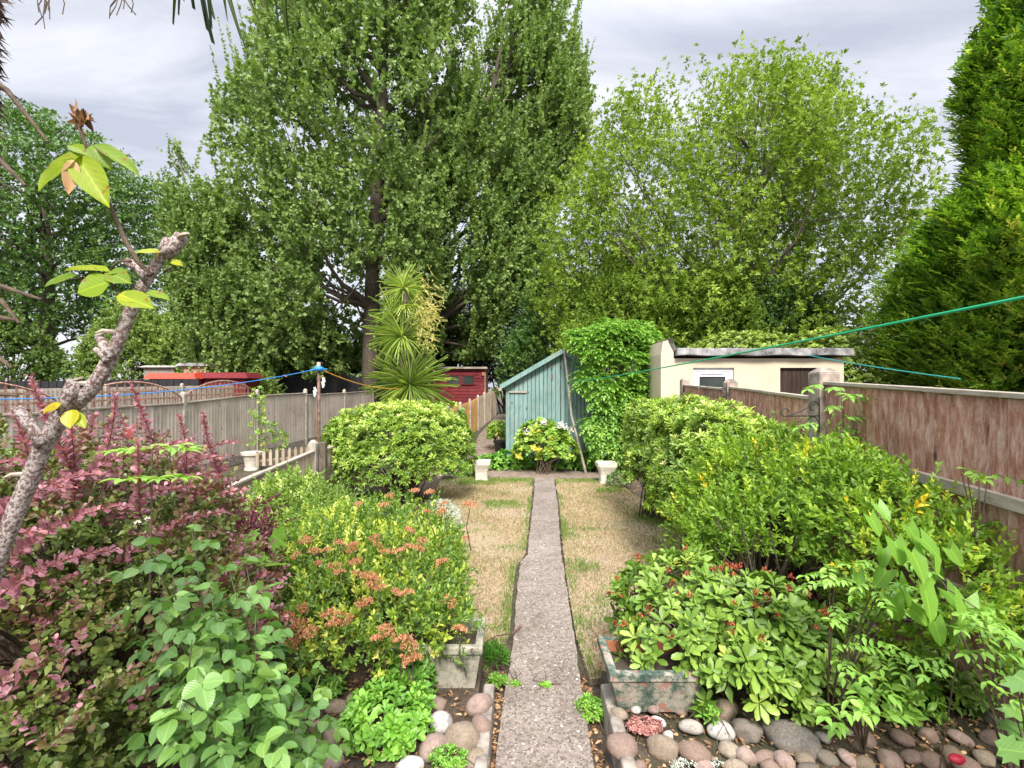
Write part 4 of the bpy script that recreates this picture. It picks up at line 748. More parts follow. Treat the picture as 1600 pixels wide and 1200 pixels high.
# ------------------------------------------------------------------ trees
def crown_sample(prof, yc, n, k=.8, lo=.3, seed=1, gate=-.5, sc=.5, jitter=.06, bot=None):
    """prof: (z, xl, xr) rising; a rounded volume with those half widths"""
    pz = np.array([q[0] for q in prof]); xl = np.array([q[1] for q in prof]); xr = np.array([q[2] for q in prof])
    z = RG.uniform(pz[0], pz[-1], n*3); a_ = np.interp(z, pz, xl); b_ = np.interp(z, pz, xr); wmax = (xr-xl).max(); keep = RG.uniform(0, 1, len(z)) < ((b_-a_)/wmax)**1.3; z, a_, b_ = z[keep], a_[keep], b_[keep]
    th = RG.uniform(0, 2*math.pi, len(z)); r = np.sqrt(lo*lo+(1-lo*lo)*RG.uniform(0, 1, len(z))); hw = (b_-a_)/2; xc = (a_+b_)/2
    x = xc+np.cos(th)*r*hw; y = yc+np.sin(th)*r*hw*k; p = np.stack([x, y, z], 1); f = fnoise(p, sc, seed)+.5*fnoise(p, sc*2.3, seed+3)
    p[:, 0] += f*jitter*hw; keep = f+RG.normal(0, .22, len(z)) > gate; p = p[keep][:n]; th = th[keep][:n]
    out = np.stack([np.cos(th), np.sin(th), np.zeros(len(th))], 1); return p, out
def grow(root, trunkpts, trad, targets, n, limbr=.12, tw=.02, name='branch', mat_=None, hi=.9, seed=0, lean=.5):
    mb = MB(); mb.tube(trunkpts, trad, 10, wob=.04); mb.build('trunk', mat_ or M['bark'], root, smooth=True)
    mb = MB(); tp = [Vector(q) for q in trunkpts]; sel = targets[RG.choice(len(targets), min(n, len(targets)), replace=False)]
    big = []
    for i, q in enumerate(sel):
        q = Vector(q)
        if i < n*.14 or not big:
            # from the trunk, starting below the target
            zs = [v.z for v in tp]; za_ = max(zs[0]+.2*(zs[-1]-zs[0]), min(q.z-abs(math.hypot(q.x-tp[0].x, q.y-tp[0].y))*lean-.4, zs[-1])); j = max(0, min(len(tp)-2, sum(1 for v in zs if v < za_)-1)); t = (za_-zs[j])/max(1e-6, zs[j+1]-zs[j]); s_ = tp[j].lerp(tp[j+1], max(0, min(1, t)))
            rr = limbr*random.uniform(.6, 1); mid = s_.lerp(q, .5)+Vector((random.gauss(0, .2), random.gauss(0, .2), -.06*(q-s_).length)); m0 = s_.lerp(mid, .5)+Vector((0, 0, .1)); m2 = mid.lerp(q, .5)+Vector((random.gauss(0, .1), 0, 0))
            mb.tube([s_, m0, mid, m2, q], [rr, rr*.85, rr*.6, rr*.4, tw], 6, cap=False); big += [(m0, rr*.7), (mid, rr*.5), (m2, rr*.4)]
        else:
            cand = [b_ for b_ in big if b_[0].z < q.z] or big; s_, rr = min(random.sample(cand, min(12, len(cand))), key=lambda b_: (b_[0]-q).length)
            rr = min(rr*.6, limbr*.35); mid = s_.lerp(q, .55)+Vector((random.gauss(0, .12), random.gauss(0, .12), -.04*(q-s_).length)); mb.tube([s_, mid, q], [rr, rr*.6, tw*.5], 5, cap=False)
            if len(big) < 400: big.append((mid, rr*.6))
    mb.build(name, mat_ or M['bark'], root, smooth=True)
def tree(name, label, base, prof, n, m, sl, ln, wdr, mat_, dirv, tint, seed, trunk, trad, nb, limbr, k=.8, lo=.3, gate=-.5, sc=.5, T=T_DIA, grav=0, el=1., group=None, planar=False, tj=.1, bark=None, upn=.3, lean=.5, jitter=.06, patches=(), rnd=.55, ros=0, spires=0, spl=2.2, gz=None):
    r = thing(name, label, 'tree', base, group); yc = base[1]; p, out = crown_sample(prof, yc, n, k, lo, seed, gate, sc, jitter)
    if gz: kp = fnoise(p, 2.1, seed+11)*.5+RG.normal(0, .15, len(p)) > -.75+np.clip(p[:, 2]-gz[0], 0, 99)*gz[1]*1.6; p, out = p[kp], out[kp]
    for c_, rr in patches: p = p[np.sum(((p-np.array(c_))/np.array(rr))**2, 1) > 1] if True else p
    out = nrm(p-np.array([base[0], yc, 0]))*np.array([1, 1, 0]); out = nrm(out+1e-6)
    d = nrm(out*dirv[0]+UP*dirv[1]+RG.normal(0, dirv[2], p.shape)); fo = FO(); sls = sl*RG.uniform(.5, 1.4, len(p)); tt = np.clip(tint[0]+RG.normal(0, tint[1], len(p))+.12*fnoise(p, sc*3, seed+7), 0, 1)
    if ros:
        for q_ in range(m): fo.rosette(p+d*(sls*(q_/m))[:, None]+RG.normal(0, .05, p.shape)*sl, nrm(d+RG.normal(0, .5, p.shape)), ros, 1.1, ln, wdr, tt, T, sd=.3, tj=tj)
    else: fo.shoots(p-d*(sls*.4)[:, None], d, sls, m, ln, wdr, tt, T, el=el, grav=grav, tj=tj, planar=planar, upn=upn, rnd=rnd)
    if spires:
        ps_, o_ = crown_sample(prof, yc, spires, k, .93, seed+9, -9, sc, jitter*.4); ds_ = nrm(o_*.2+UP+RG.normal(0, .07, o_.shape))
        fo.shoots(ps_-ds_*spl*.12, ds_, spl*RG.uniform(.5, 1.2, len(ps_)), 46, ln, wdr, np.clip(RG.normal(tint[0]+.05, tint[1], len(ps_)), 0, 1), T, el=1.15, tj=tj, rnd=.4, taper=.45)
    fo.build('crown', mat_, r, smooth=False); grow(r, trunk, trad, p, nb, limbr, bark=None) if False else grow(r, trunk, trad, p, nb, limbr, mat_=bark, lean=lean)
    return r
def prof(d, rows):  # rows (py, pxl, pxr) -> (z, xl, xr)
    return sorted([(H-(y-600)/F*d, (a_-800)/F*d, (b_-800)/F*d) for y, a_, b_ in rows])
d = 24.
tree('poplar_tree', 'tallest broad poplar with silvery green leaves and thick trunk behind the cordyline', (P(578, 0, d)[0], d, .1), prof(d, [(590, 410, 560), (520, 385, 660), (450, 368, 690), (380, 355, 700), (300, 352, 715), (220, 350, 735), (175, 352, 745), (140, 395, 745), (80, 405, 722), (0, 415, 735), (-120, 430, 730), (-260, 470, 690), (-400, 540, 620)]),
     10500, 16, .85, .20, .9, M['poplar'], (.55, .55, .5), (.52, .14), 11, [P(578, 690, d), P(580, 500, d), P(583, 380, d), P(592, 250, d), P(600, 100, d), P(598, -150, d), P(585, -350, d)], [.48, .36, .31, .27, .2, .12, .04], 260, .17, gate=-.24, sc=.66, lean=.8, spires=260, group='poplars behind the gardens', patches=((P(548, 455, d), (.45, 9, 1.3)), (P(578, 505, 19.6), (.8, 1.3, 2.4)), (P(578, 505, 21.0), (.85, 1.3, 2.6)), (P(578, 505, 22.4), (.9, 1.3, 2.8)), (P(578, 505, 23.6), (.9, 1.2, 2.9)), (P(590, 330, 20), (.5, 1.5, 1.2)), (P(590, 330, 22), (.5, 1.5, 1.3)), (P(590, 330, 23.6), (.5, 1.2, 1.3)), (P(700, 478, d), (.5, 9, .9))))
d = 28.
tree('poplar_tree', 'second poplar with a feathery upright edge right of the tallest one', (P(668, 0, d)[0], d, .1), prof(d, [(560, 640, 800), (480, 620, 850), (400, 610, 855), (330, 610, 868), (270, 620, 895), (210, 640, 918), (150, 715, 920), (100, 748, 908), (40, 765, 895), (0, 775, 885), (-60, 800, 870), (-120, 830, 850)]),
     8000, 16, 1.0, .22, .9, M['poplar'], (.45, .8, .4), (.52, .14), 23, [P(640, 680, d), P(645, 440, d), P(668, 360, d), P(720, 240, d), P(790, 120, d), P(830, -60, d)], [.42, .32, .26, .2, .14, .05], 260, .16, gate=-.24, sc=.66, lean=.9, spires=330, spl=2.6, group='poplars behind the gardens')
d = 23.
tree('poplar_tree', 'small slim poplar with pointed spires at the left foot of the tallest poplar', (P(340, 0, d)[0], d, .1), prof(d, [(600, 290, 430), (520, 280, 420), (450, 268, 405), (380, 255, 395), (330, 258, 370), (300, 262, 345), (265, 268, 305), (232, 272, 282)]),
     2600, 14, .9, .17, .9, M['poplar'], (.4, 1.0, .3), (.46, .15), 31, [P(350, 690, d), P(345, 450, d), P(300, 330, d), P(278, 240, d)], [.2, .13, .08, .02], 90, .08, gate=-.4, sc=.8, lean=1., spires=60, spl=1.6, group='poplars behind the gardens')
d = 30.
tree('layered_tree', 'dark green spreading tree with flat layered boughs at the far left', (P(70, 0, d)[0], d, .1), prof(d, [(520, -130, 200), (440, -140, 250), (400, -150, 240), (350, -150, 252), (320, -150, 220), (285, -150, 245), (250, -140, 180), (215, -90, 150), (185, 0, 100), (165, 30, 65)]),
     5200, 15, 1.25, .22, .75, M['layered'], (.9, .14, .28), (.45, .15), 41, [P(70, 700, d), P(75, 450, d), P(68, 300, d), P(55, 190, d)], [.45, .33, .2, .05], 150, .14, gate=-.28, sc=.9, upn=.8, el=1.2)
def bushrow(name, label, x, y, w_, dep, h, n, mat_, ln, seed, tint=(.5, .15), m=10, sl=.5, base=.1, group=None, lobec=7, T=T_DIA, wdr=.8, gate=-.7):
    lob = []
    rr = random.Random(seed)
    for i in range(lobec):
        fx_ = rr.uniform(-.8, .8); hh = h*(1-.35*abs(fx_))*rr.uniform(.75, 1.); rw = w_*rr.uniform(.28, .42)
        lob.append((x+fx_*w_*.7, y+rr.uniform(-.5, .5)*dep, hh*.55, rw, dep*.6, hh*.48))
    lob.append((x, y, h*.45, w_*.7, dep*.7, h*.45))
    r, *_ = shootbush(name, label, 'shrub', (x, y, base), lob, n, m, sl, ln, wdr, mat_, T, tint, seed, sc=1.1, gate=gate, stemn=30, stem_r=.04, lump=.2, group=group); return r
hg = 'hedgerow shrubs beyond the left fences'
bushrow('hedgerow_shrub', 'pale green leafy shrub above the far left end of the black fence', -18.8, 25.4, 4.0, 1.4, 6.2, 3600, M['hedge'], .17, 51, group=hg, tint=(.68, .2))
bushrow('hedgerow_shrub', 'mid green bushy shrub behind the pruned rose branch', -14.6, 25.6, 3.0, 1.4, 6.1, 3200, M['hedge'], .17, 53, group=hg, tint=(.55, .18))
bushrow('hedgerow_shrub', 'yellower tall shrub under the gap left of the poplars', -18.0, 29.5, 2.6, 1.6, 8.2, 2200, M['ash'], .19, 55, group=hg, tint=(.35, .15))
bushrow('hedgerow_shrub', 'low bright shrub at the foot of the red roofed huts', -11.3, 22.6, 1.3, .8, 2.9, 900, M['hedge'], .12, 56, group=hg, tint=(.75, .15))
bushrow('hedgerow_shrub', 'dense dark shrub filling the edge of the picture at far left', -25, 25.5, 3.6, 1.4, 6.0, 2400, M['hedge'], .17, 54, group=hg, tint=(.3, .15))
bushrow('poplar_sucker_shrub', 'silvery green low poplar regrowth over the black fence', -10.3, 26.6, 2.4, 1.4, 6.2, 3000, M['poplar'], .17, 57, tint=(.62, .15))
bushrow('poplar_sucker_shrub', 'silvery green regrowth low between the thick trunk and the regrowth over the fence', -7.6, 27.2, 2.2, 1.4, 5.2, 1800, M['poplar'], .17, 58, tint=(.45, .15))
def ever(name, label, x, y, h, rad, n, seed, zb=.3, mat_=None, sl=.35, ln=.11, tint=(.45, .18), prf=None, nn_=7, cat='tree', wdr=.32, lump=.10, clip=None, ang=.4, yel=0.):
    r = thing(name, label, cat, (x, y, .1)); z = zb+(h-zb)*RG.uniform(0, 1, n)**1.15; t = (z-zb)/(h-zb); R = rad*(prf(t) if prf else (1-t)**.75)
    th = RG.uniform(0, 2*math.pi, n); q = np.stack([np.cos(th), np.sin(th), np.zeros(n)], 1); p0_ = np.stack([x+q[:, 0]*R, y+q[:, 1]*R, z], 1); f = fnoise(p0_, 1.1, seed)+.6*fnoise(p0_, 3.0, seed+1)
    rr = R*(1+lump*f)*(.72+.28*RG.uniform(0, 1, n)**.5); p = np.stack([x+q[:, 0]*rr, y+q[:, 1]*rr, z], 1); d_ = nrm(q*1.0+UP*ang+RG.normal(0, .3, p.shape)); fo = FO()
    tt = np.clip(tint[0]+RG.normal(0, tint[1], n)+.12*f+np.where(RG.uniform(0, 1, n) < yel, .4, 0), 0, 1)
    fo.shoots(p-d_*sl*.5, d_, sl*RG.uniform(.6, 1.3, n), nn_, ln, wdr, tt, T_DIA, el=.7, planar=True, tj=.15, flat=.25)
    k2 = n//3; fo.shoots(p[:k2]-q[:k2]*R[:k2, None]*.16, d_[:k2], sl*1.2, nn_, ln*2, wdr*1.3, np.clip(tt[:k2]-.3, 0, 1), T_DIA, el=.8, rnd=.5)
    fo.build('crown', mat_ or M['conifer'], r, smooth=False, clip=clip)
    mb = MB(); mb.tube([(x, y, 0), (x, y, h*.5), (x, y, h*.96)], [max(.08, rad*.07), rad*.04, .02], 8); mb.build('trunk', M['bark'], r, smooth=True)
    # inner dead branches carry the crown
    mb = MB()
    for i in range(60):
        k = RG.integers(0, n); a_ = Vector((x, y, p[k, 2]-.3)); mb.tube([a_, a_.lerp(Vector(p[k]), .6), Vector(p[k])], [.04, .025, .01], 4, cap=False)
    mb.build('branch', M['bark'], r); return r
ever('cypress_tree', 'small dark bushy cypress at the left of the poplar regrowth', P(392, 0, 25)[0], 25, 7.6, 1.25, 5200, 61, mat_=M['cypress'], sl=.4, ln=.15, lump=.16, prf=lambda t: np.clip(np.minimum(1, .8+t)*(1-t)**.45, .05, 1), wdr=.4)
for i, (px, d, h, rad, lb) in enumerate([(715, 25.5, 7.6, 2.1, 'ivy covered dark evergreen directly behind the red shed'), (790, 26.5, 8.6, 2.3, 'taller dark evergreen behind the gap between the red and teal sheds'), (855, 24.5, 6.4, 1.9, 'dark evergreen behind the peak of the teal shed'), (640, 31, 7.0, 2.4, 'dark evergreen showing between the poplar trunks')]):
    if i == 0: d = 31.5
    if i == 1: d = 31.
    x = P(px, 0, d)[0]; r, *_ = shootbush('dark_evergreen', lb, 'tree', (x, d, .1), [(x, d, h*.5, rad, rad*.8, h*.5), (x-rad*.4, d, h*.35, rad*.8, rad*.7, h*.35), (x+rad*.5, d-.3, h*.4, rad*.7, rad*.6, h*.4)], 2700, 9, .6, .17, .75, M['dark_ever'], T_DIA, (.45, .2), 71+i, sc=1.0, stemn=20, stem_r=.06, lump=.2, group='dark evergreens behind the sheds')
d = 17.
tree('bright_leafed_tree', 'wide bright green loose crowned tree with fanned pale stems above the outbuilding', (P(1165, 0, d)[0], d, .1), prof(d, [(580, 870, 1340), (520, 830, 1410), (450, 822, 1430), (380, 832, 1450), (320, 855, 1440), (290, 868, 1450), (255, 885, 1455), (235, 905, 1400), (205, 925, 1350), (170, 950, 1325), (145, 985, 1300), (125, 1060, 1270)]),
     9800, 3, .75, .14, .5, M['ash'], (.5, 1.0, .5), (.54, .16), 83, [P(1150, 700, d), P(1160, 480, d), P(1150, 400, d), P(1165, 300, d), P(1180, 200, d), P(1190, 110, d)], [.2, .17, .12, .08, .05, .02], 420, .075, gate=-.38, sc=.95, lean=1.2, k=.55, lo=.2, gz=(5.5, .032), jitter=.05, ros=6, patches=((P(1190, 385, d), (.9, 8, .5)), (P(985, 325, d), (.7, 8, .35)), (P(1300, 470, d), (.8, 8, 1.0))))
# extra fanned stems
st = thing('multi_stem_tree', 'leaning brown stemmed tree inside the bright crown right of centre', 'tree', P(1225, 700, 16.6)); mb = MB()
for pts, rr in (([(1235, 700), (1225, 520), (1205, 430), (1230, 395), (1262, 350)], .12), ([(1150, 420), (1165, 345), (1200, 280), (1215, 200)], .05), ([(1152, 410), (1140, 330), (1105, 260), (1090, 180)], .045), ([(1155, 400), (1200, 330), (1262, 270), (1330, 210)], .04), ([(1205, 430), (1180, 380), (1160, 300), (1150, 190)], .05), ([(1000, 500), (960, 420), (930, 350), (950, 280)], .035), ([(1310, 560), (1300, 480), (1330, 400), (1400, 330)], .04)):
    mb.tube(PX(pts, 16.6), [rr*(1-.75*i/(len(pts)-1)) for i in range(len(pts))], 7, cap=False)
mb.build('trunk', M['bark'], st, smooth=True)
fo = FO(); cen = np.array([P(1260+random.gauss(0, 70), 330+random.gauss(0, 60), 16.6+random.gauss(0, .8)) for _ in range(500)]); fo.shoots(cen, nrm(RG.normal(0, .5, (500, 3))+UP), .6, 9, .12, .5, np.clip(RG.normal(.45, .15, 500), 0, 1), T_DIA); fo.build('crown', M['ash'], st, smooth=False)
ug = 'undergrowth shrubs under the bright tree'
bushrow('undergrowth_shrub', 'leafy undergrowth bush left of the outbuilding parapet behind the pinnate sapling', 3.2, 15.2, 2.4, 1.2, 6.6, 3200, M['ash'], .11, 91, group=ug, tint=(.36, .16), wdr=.55)
bushrow('undergrowth_shrub', 'dark leafy bush directly above the outbuilding roof', 6.0, 15.0, 2.1, 1.2, 6.4, 3200, M['ash'], .11, 92, group=ug, tint=(.25, .15), wdr=.55)
bushrow('undergrowth_shrub', 'dark undergrowth bush between outbuilding and bright tree trunk', 8.6, 16.0, 2.2, 1.2, 6.2, 2400, M['layered'], .12, 93, group=ug, tint=(.35, .15))
bushrow('undergrowth_shrub', 'dark shrub between the teal shed and the bright tree', 1.6, 18.5, 2.2, 1.3, 6.6, 2200, M['layered'], .13, 94, group=ug, tint=(.45, .15))
bushrow('undergrowth_shrub', 'deep shaded bush filling the far side under the bright crown', 5.5, 20.5, 4.4, 1.5, 7.6, 3000, M['layered'], .16, 95, group=ug, tint=(.3, .15))
# ivy hedge over building
r = thing('ivy_hedge', 'yellow green ivy and creeper mass trailing over the right end of the outbuilding roof', 'hedge', (8.2, 12, 0)); lob = [(5.9, 12.9, 2.75, 1.6, .7, .55), (7.6, 12.0, 2.1, 1.5, 1.0, 1.2), (9.3, 11.3, 1.6, 1.6, 1.1, 1.35), (7.6, 10.9, 1.1, .7, .45, 1.3), (11, 11.2, 1.7, 2, 1, 1.6)]
p, d_ = lobes_sample(lob, 5200, .8, .12, 97, 1.6); fo = FO(); fo.rosette(p, nrm(d_+UP*.3), 6, 1.25, .10, .8, np.clip(RG.normal(.6, .18, len(p)), 0, 1), T_DIA); fo.build('foliage', M['ivy'], r, smooth=False, clip=lambda q: ~((q[:, 0] < 7.1) & (q[:, 1] < 13.4) & (q[:, 2] < 2.74)) & ~((q[:, 1] < 10.25) & (q[:, 0] < 7.0)))
stems(r, (8.2, 12, 0), p, 30, .03, .01)
# big conifer on the right
def cprof(t): return np.interp(t, [0, .087, .2, .27, .34, .39, .52, .74, 1], [.80, .87, .97, 1.0, .88, .70, .64, .44, .03])
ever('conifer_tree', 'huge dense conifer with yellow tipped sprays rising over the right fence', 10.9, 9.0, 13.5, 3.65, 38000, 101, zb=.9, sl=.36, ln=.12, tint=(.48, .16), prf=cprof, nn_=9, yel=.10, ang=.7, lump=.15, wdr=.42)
# ------------------------------------------------------------------ sapling with pinnate leaves beside shed
def pinnate(fo, base, d, L, k, ln, wdr, tint, T, droop=.25, jit=.1):
    """compound leaves: base (n,3), rachis direction d"""
    n = len(base); d = nrm(d); u = nrm(np.cross(UP+1e-3, d)); up_ = nrm(np.cross(d, u)); L = np.broadcast_to(L, (n,)).astype(float)
    for j in range(k):
        t = (j+1.2)/(k+.4); pos = base+d*(L*t)[:, None]-UP*(droop*L*t*t)[:, None]; dl = nrm(d-UP*(2*droop*t)*1.)
        for s in (-1, 1):
            ax = nrm(dl*.45+u*s+RG.normal(0, jit, (n, 3))-UP*jit); fo.add(pos, ax, up_+RG.normal(0, .1+jit, (n, 3)), ln*(1-.25*abs(t-.5))*RG.uniform(.85, 1.1, n), ln*wdr, np.clip(tint+RG.normal(0, .05, n), 0, 1), T)
    pos = base+d*L[:, None]-UP*(droop*L)[:, None]; fo.add(pos, nrm(d-UP*2*droop), up_, ln*1.1, ln*wdr, tint, T)
r = thing('pinnate_sapling', 'lush sapling with feathery compound leaves covering the right half of the teal shed', 'tree', (2.0, 11.3, 0)); lob = [(2.1, 11.6, 2.35, .95, .6, .9), (1.75, 11.45, 1.7, .65, .45, .75), (2.35, 11.5, 1.3, .6, .45, .8), (1.55, 11.6, 2.75, .5, .4, .5), (2.75, 11.8, 2.6, .6, .5, .75)]
lob += [(1.9, 11.35, .75, .55, .35, .6), (2.5, 11.45, .6, .5, .35, .5)]; lob += [(2.75, 11.7, 1.5, .5, .4, 1.0), (2.3, 11.5, 3.0, .6, .45, .45)]; p, d_ = lobes_sample(lob, 6200, .55, .2, 111, 2.4, gate=-.7); p = p[p[:, 0] > 1.62+.16*fnoise(p, 3.2, 77)+RG.normal(0, .07, len(p))+.15*np.clip(1.9-p[:, 2], 0, 1)-.35*np.clip(p[:, 2]-2.5, 0, .8)]; d_ = nrm(p-np.array([2.0, 11.7, 1.6])); fo = FO(); pinnate(fo, p, nrm(d_+RG.normal(0, .7, p.shape)+UP*.1), RG.uniform(.14, .26, len(p)), 4, .095, .55, np.clip(RG.normal(.45, .2, len(p)), 0, 1), T_DIA, .5)
fo.build('foliage', M['pinnate'], r, smooth=False, clip=lambda q: (q[:, 1] < 11.8) | (q[:, 2] > np.where(q[:, 0] < X1, 2.9-.6*np.abs(q[:, 0]-XP), .1))); stems(r, (2.0, 11.6, 0), p, 14, .02, .005)
# ------------------------------------------------------------------ hydrangea and bed before the shed
r = rosebush('hydrangea_shrub', 'yellowing hydrangea with pale flower heads in front of the teal shed', 'shrub', (.75, 11.2, .03), [(.70, 11.35, .72, .58, .38, .50), (1.0, 11.3, .5, .5, .35, .4), (.42, 11.4, .48, .38, .3, .38)], 520, 7, 1.2, .11, .6, M['hydra'], T_OV, (.60, .2), 121, gate=-.4, stemn=30, inner=.2, stem_r=.008)
for i in range(12):
    a_ = random.uniform(-.5, .6); x = .8+a_; z = 1.22-.5*abs(a_)+random.uniform(-.05, .06); y = 11.05+random.uniform(0, .2); q = np.array([[x, y, z]])+RG.normal(0, .035, (22, 3)); fo = FO(); fo.add(q, RG.normal(0, 1, (22, 3)), np.array([[0, -.5, 1.]])+RG.normal(0, .4, (22, 3)), .035, .03, RG.uniform(0, 1, 22), T_OV); fo.build('flower_head', M['petal'], r)
gpn = 'low leafy plants at the foot of the teal shed'
for i, (px, py, s, lb) in enumerate([(765, 722, .8, 'low bright green plant between left urn and shed'), (795, 728, 1.0, 'spreading green plant under the left corner of the shed'), (840, 726, .8, 'leafy ground plant left of the hydrangea base'), (880, 728, .9, 'dense green plant below the hydrangea stems'), (905, 724, .8, 'leafy plant at the foot of the leaning pole'), (940, 722, 1.2, 'broad leafed plant behind the right urn'), (975, 735, 1.0, 'green clump right of the right urn'), (715, 745, .7, 'small dull plant left of the left urn')]):
    x, y, _ = G(px, py, .05)
    if y > 11.7: x, y = (px-800)/F*11.7, 11.7
    rosebush('ground_plant', lb, 'plant', (x, y, .03), [(x, y, .19*s, .50*s, .24*s, .30*s), (x+.25*s, y+.1, .14*s, .3*s, .25*s, .2*s)], 150, 7, 1.25, .10*s, .5, M['herb'], T_OV, (.5, .2), 130+i, stemn=6, inner=.2, group=gpn, stem_r=.005)
rosebush('ground_plant', 'bright leafy weed beside the black pot on the narrow path', 'plant', (-.35, 14.8, .1), [(-.4, 15.0, .5, .35, .5, .4)], 120, 7, 1.2, .12, .5, M['hydra'], T_OV, (.6, .2), 141, stemn=8, inner=.2, group=gpn)
rosebush('bramble_shrub', 'bright leafy shrub beyond the pieris in front of the red shed', 'shrub', (-2.4, 16.5, 0), [(-2.35, 16.8, .8, .9, .6, .62)], 260, 7, 1.2, .14, .6, M['hydra'], T_OV, (.65, .2), 142, stemn=10, inner=.2)
# ------------------------------------------------------------------ cordyline
def cordy(root, c, R, n, elev, tint=(.5, .2), w_=.03):
    th = RG.uniform(0, 6.28, n); el = RG.uniform(elev[0], elev[1], n); ax = np.stack([np.cos(th)*np.cos(el), np.sin(th)*np.cos(el), np.sin(el)], 1); fo = FO()
    nn = np.array([[0, 0, 1.]])+ax*.0+RG.normal(0, .1, (n, 3)); ln = R*RG.uniform(.7, 1.05, n)
    for dr, q in ((.12, 0), (.32, 1)):
        k = (np.arange(n) % 2 == q); fo.add(np.array([c]*k.sum())+ax[k]*.03, ax[k], nn[k], ln[k], w_, np.clip(RG.normal(tint[0], tint[1], k.sum()), 0, 1), t_blade(5, dr))
    return fo.build('leaf_tuft', M['cordy'], root)
cd = thing('cordyline_palm', 'spiky cordyline palm with stacked leaf tufts and a hanging cream flower plume', 'palm', (-2.73, 13, 0))
mb = MB(); mb.tube([(-2.62, 13, 0), (-2.66, 13, 1.6), (-2.60, 13, 2.6), (-2.66, 13, 3.4), (-2.68, 13, 4.4)], [.14, .12, .10, .085, .07], 9, wob=.15); mb.tube([(-2.66, 13, 1.9), (-2.75, 12.9, 2.4), (-2.85, 12.85, 2.7)], [.07, .06, .05], 7); mb.build('trunk', M['bark'], cd, smooth=True)
cordy(cd, P(640, 604, 13), 1.25, 330, (-.75, 1.35), (.45, .2)); cordy(cd, P(628, 528, 12.95), 1.0, 190, (-1.0, 1.25), (.5, .2)); cordy(cd, P(612, 492, 13), .75, 70, (-.3, 1.3), (.45, .2)); cordy(cd, P(630, 452, 13), .72, 150, (-1.1, 1.5), (.55, .2)); cordy(cd, P(634, 478, 12.9), .55, 80, (-1.35, .4), (.7, .2))
fo = FO(); k = 170; c_ = np.array([P(662+random.gauss(0, 10), 488+random.gauss(0, 26), 12.8+random.gauss(0, .1)) for _ in range(k)]); dd = nrm(RG.normal(0, .4, (k, 3))+np.array([.35, 0, -.5])); fo.shoots(c_, dd, .30, 24, .045, .35, np.clip(RG.normal(.5, .2, k), 0, 1), T_DIA, el=.9); fo.build('flower_plume', M['cordyfl'], cd, smooth=False)
# ------------------------------------------------------------------ pieris
PG = 'rounded pale green pieris shrubs'
rosebush('pieris_shrub', 'rounded clipped pale green pieris left of the lawn below the cordyline', 'shrub', (-1.9, 8.9, 0), [(-2.1, 8.9, 1.0, 1.12, .85, .72), (-1.5, 8.75, .95, .85, .75, .70), (-2.5, 8.8, .85, .72, .7, .62), (-1.35, 8.6, .72, .70, .6, .50), (-2.1, 8.4, .62, 1.0, .6, .42)], 4300, 9, 1.05, .085, .32, M['pieris'], T_LANCE, (.40, .15), 151, lo=.80, lump=.085, sc=4.5, gate=-.62, topgrowth=.38, stemn=70, dirup=.7, group=PG, inner=.3)
rosebush('pieris_shrub', 'pale green pieris beside the right urn, the farther of the right hand pair', 'shrub', (2.15, 7.6, 0), [(2.18, 7.5, 1.1, .52, .55, .72), (2.08, 7.3, .75, .50, .5, .5), (2.45, 7.2, 1.25, .45, .55, .60), (2.0, 7.5, 1.45, .35, .4, .36)], 2300, 9, 1.05, .085, .30, M['pieris'], T_LANCE, (.45, .16), 153, lo=.78, lump=.13, sc=4.2, gate=-.55, topgrowth=.25, stemn=60, clip=clipfence, group=PG)
rosebush('pieris_shrub', 'pale green pieris against the brown fence, the nearer of the right hand pair', 'shrub', (2.2, 5.7, 0), [(2.25, 5.5, 1.12, .62, .6, .68), (1.95, 5.4, .85, .50, .5, .55), (2.55, 5.0, 1.15, .45, .5, .50), (2.0, 5.9, 1.25, .45, .5, .5)], 2900, 9, 1.05, .080, .30, M['pieris'], T_LANCE, (.42, .16), 155, lo=.78, lump=.13, sc=4.2, gate=-.55, topgrowth=.28, stemn=70, clip=clipfence, group=PG)
# golden privet
gp_, *_ = shootbush('golden_privet', 'sprawling yellow green privet mass against the brown fence at right', 'shrub', (2.1, 4.0, .15), [(2.12, 4.3, .95, .58, .6, .62), (2.35, 3.9, 1.05, .45, .7, .55), (2.4, 3.3, .92, .50, .6, .52), (1.85, 3.75, .75, .55, .5, .5), (2.35, 2.8, .75, .42, .45, .45), (1.72, 4.3, .72, .34, .4, .42)], 3300, 12, .20, .050, .5, M['privet'], T_OV, (.57, .18), 161, lo=.72, lump=.15, sc=3.6, gate=-.5, clip=lambda p: clipfence(p) & (np.sum(((p-np.array(P(1195, 905, 3.3)))/np.array((.24, .5, .13)))**2, 1) > 1), dirup=.8, stemn=130, stem_r=.012)
shootbush('golden_privet', 'small variegated privet between the purple barberry and the low fence', 'shrub', (-2.2, 5.0, .1), [(-2.2, 5.1, .62, .42, .42, .50), (-1.9, 5.0, .55, .4, .4, .42), (-2.2, 4.7, .4, .35, .4, .35)], 1300, 12, .17, .045, .5, M['variegated'], T_OV, (.5, .18), 163, lo=.7, dirup=1.1, stemn=40)
mb = MB()
for i in range(34):
    a_ = Vector((1.85+random.gauss(0, .12), 3.75+random.gauss(0, .1), .2)); b_ = Vector(P(random.uniform(1110, 1290), random.uniform(800, 900), random.uniform(3.1, 3.6))); m_ = a_.lerp(b_, .5)+Vector((random.gauss(0, .08), -.05, random.gauss(0, .05))); mb.tube([a_, a_.lerp(m_, .5)+Vector((0, 0, .03)), m_, b_], [.016, .012, .008, .003], 6, cap=False)
gp_.name = 'golden_privet'; mb.build('stem', M['bark'], gp_, smooth=True)
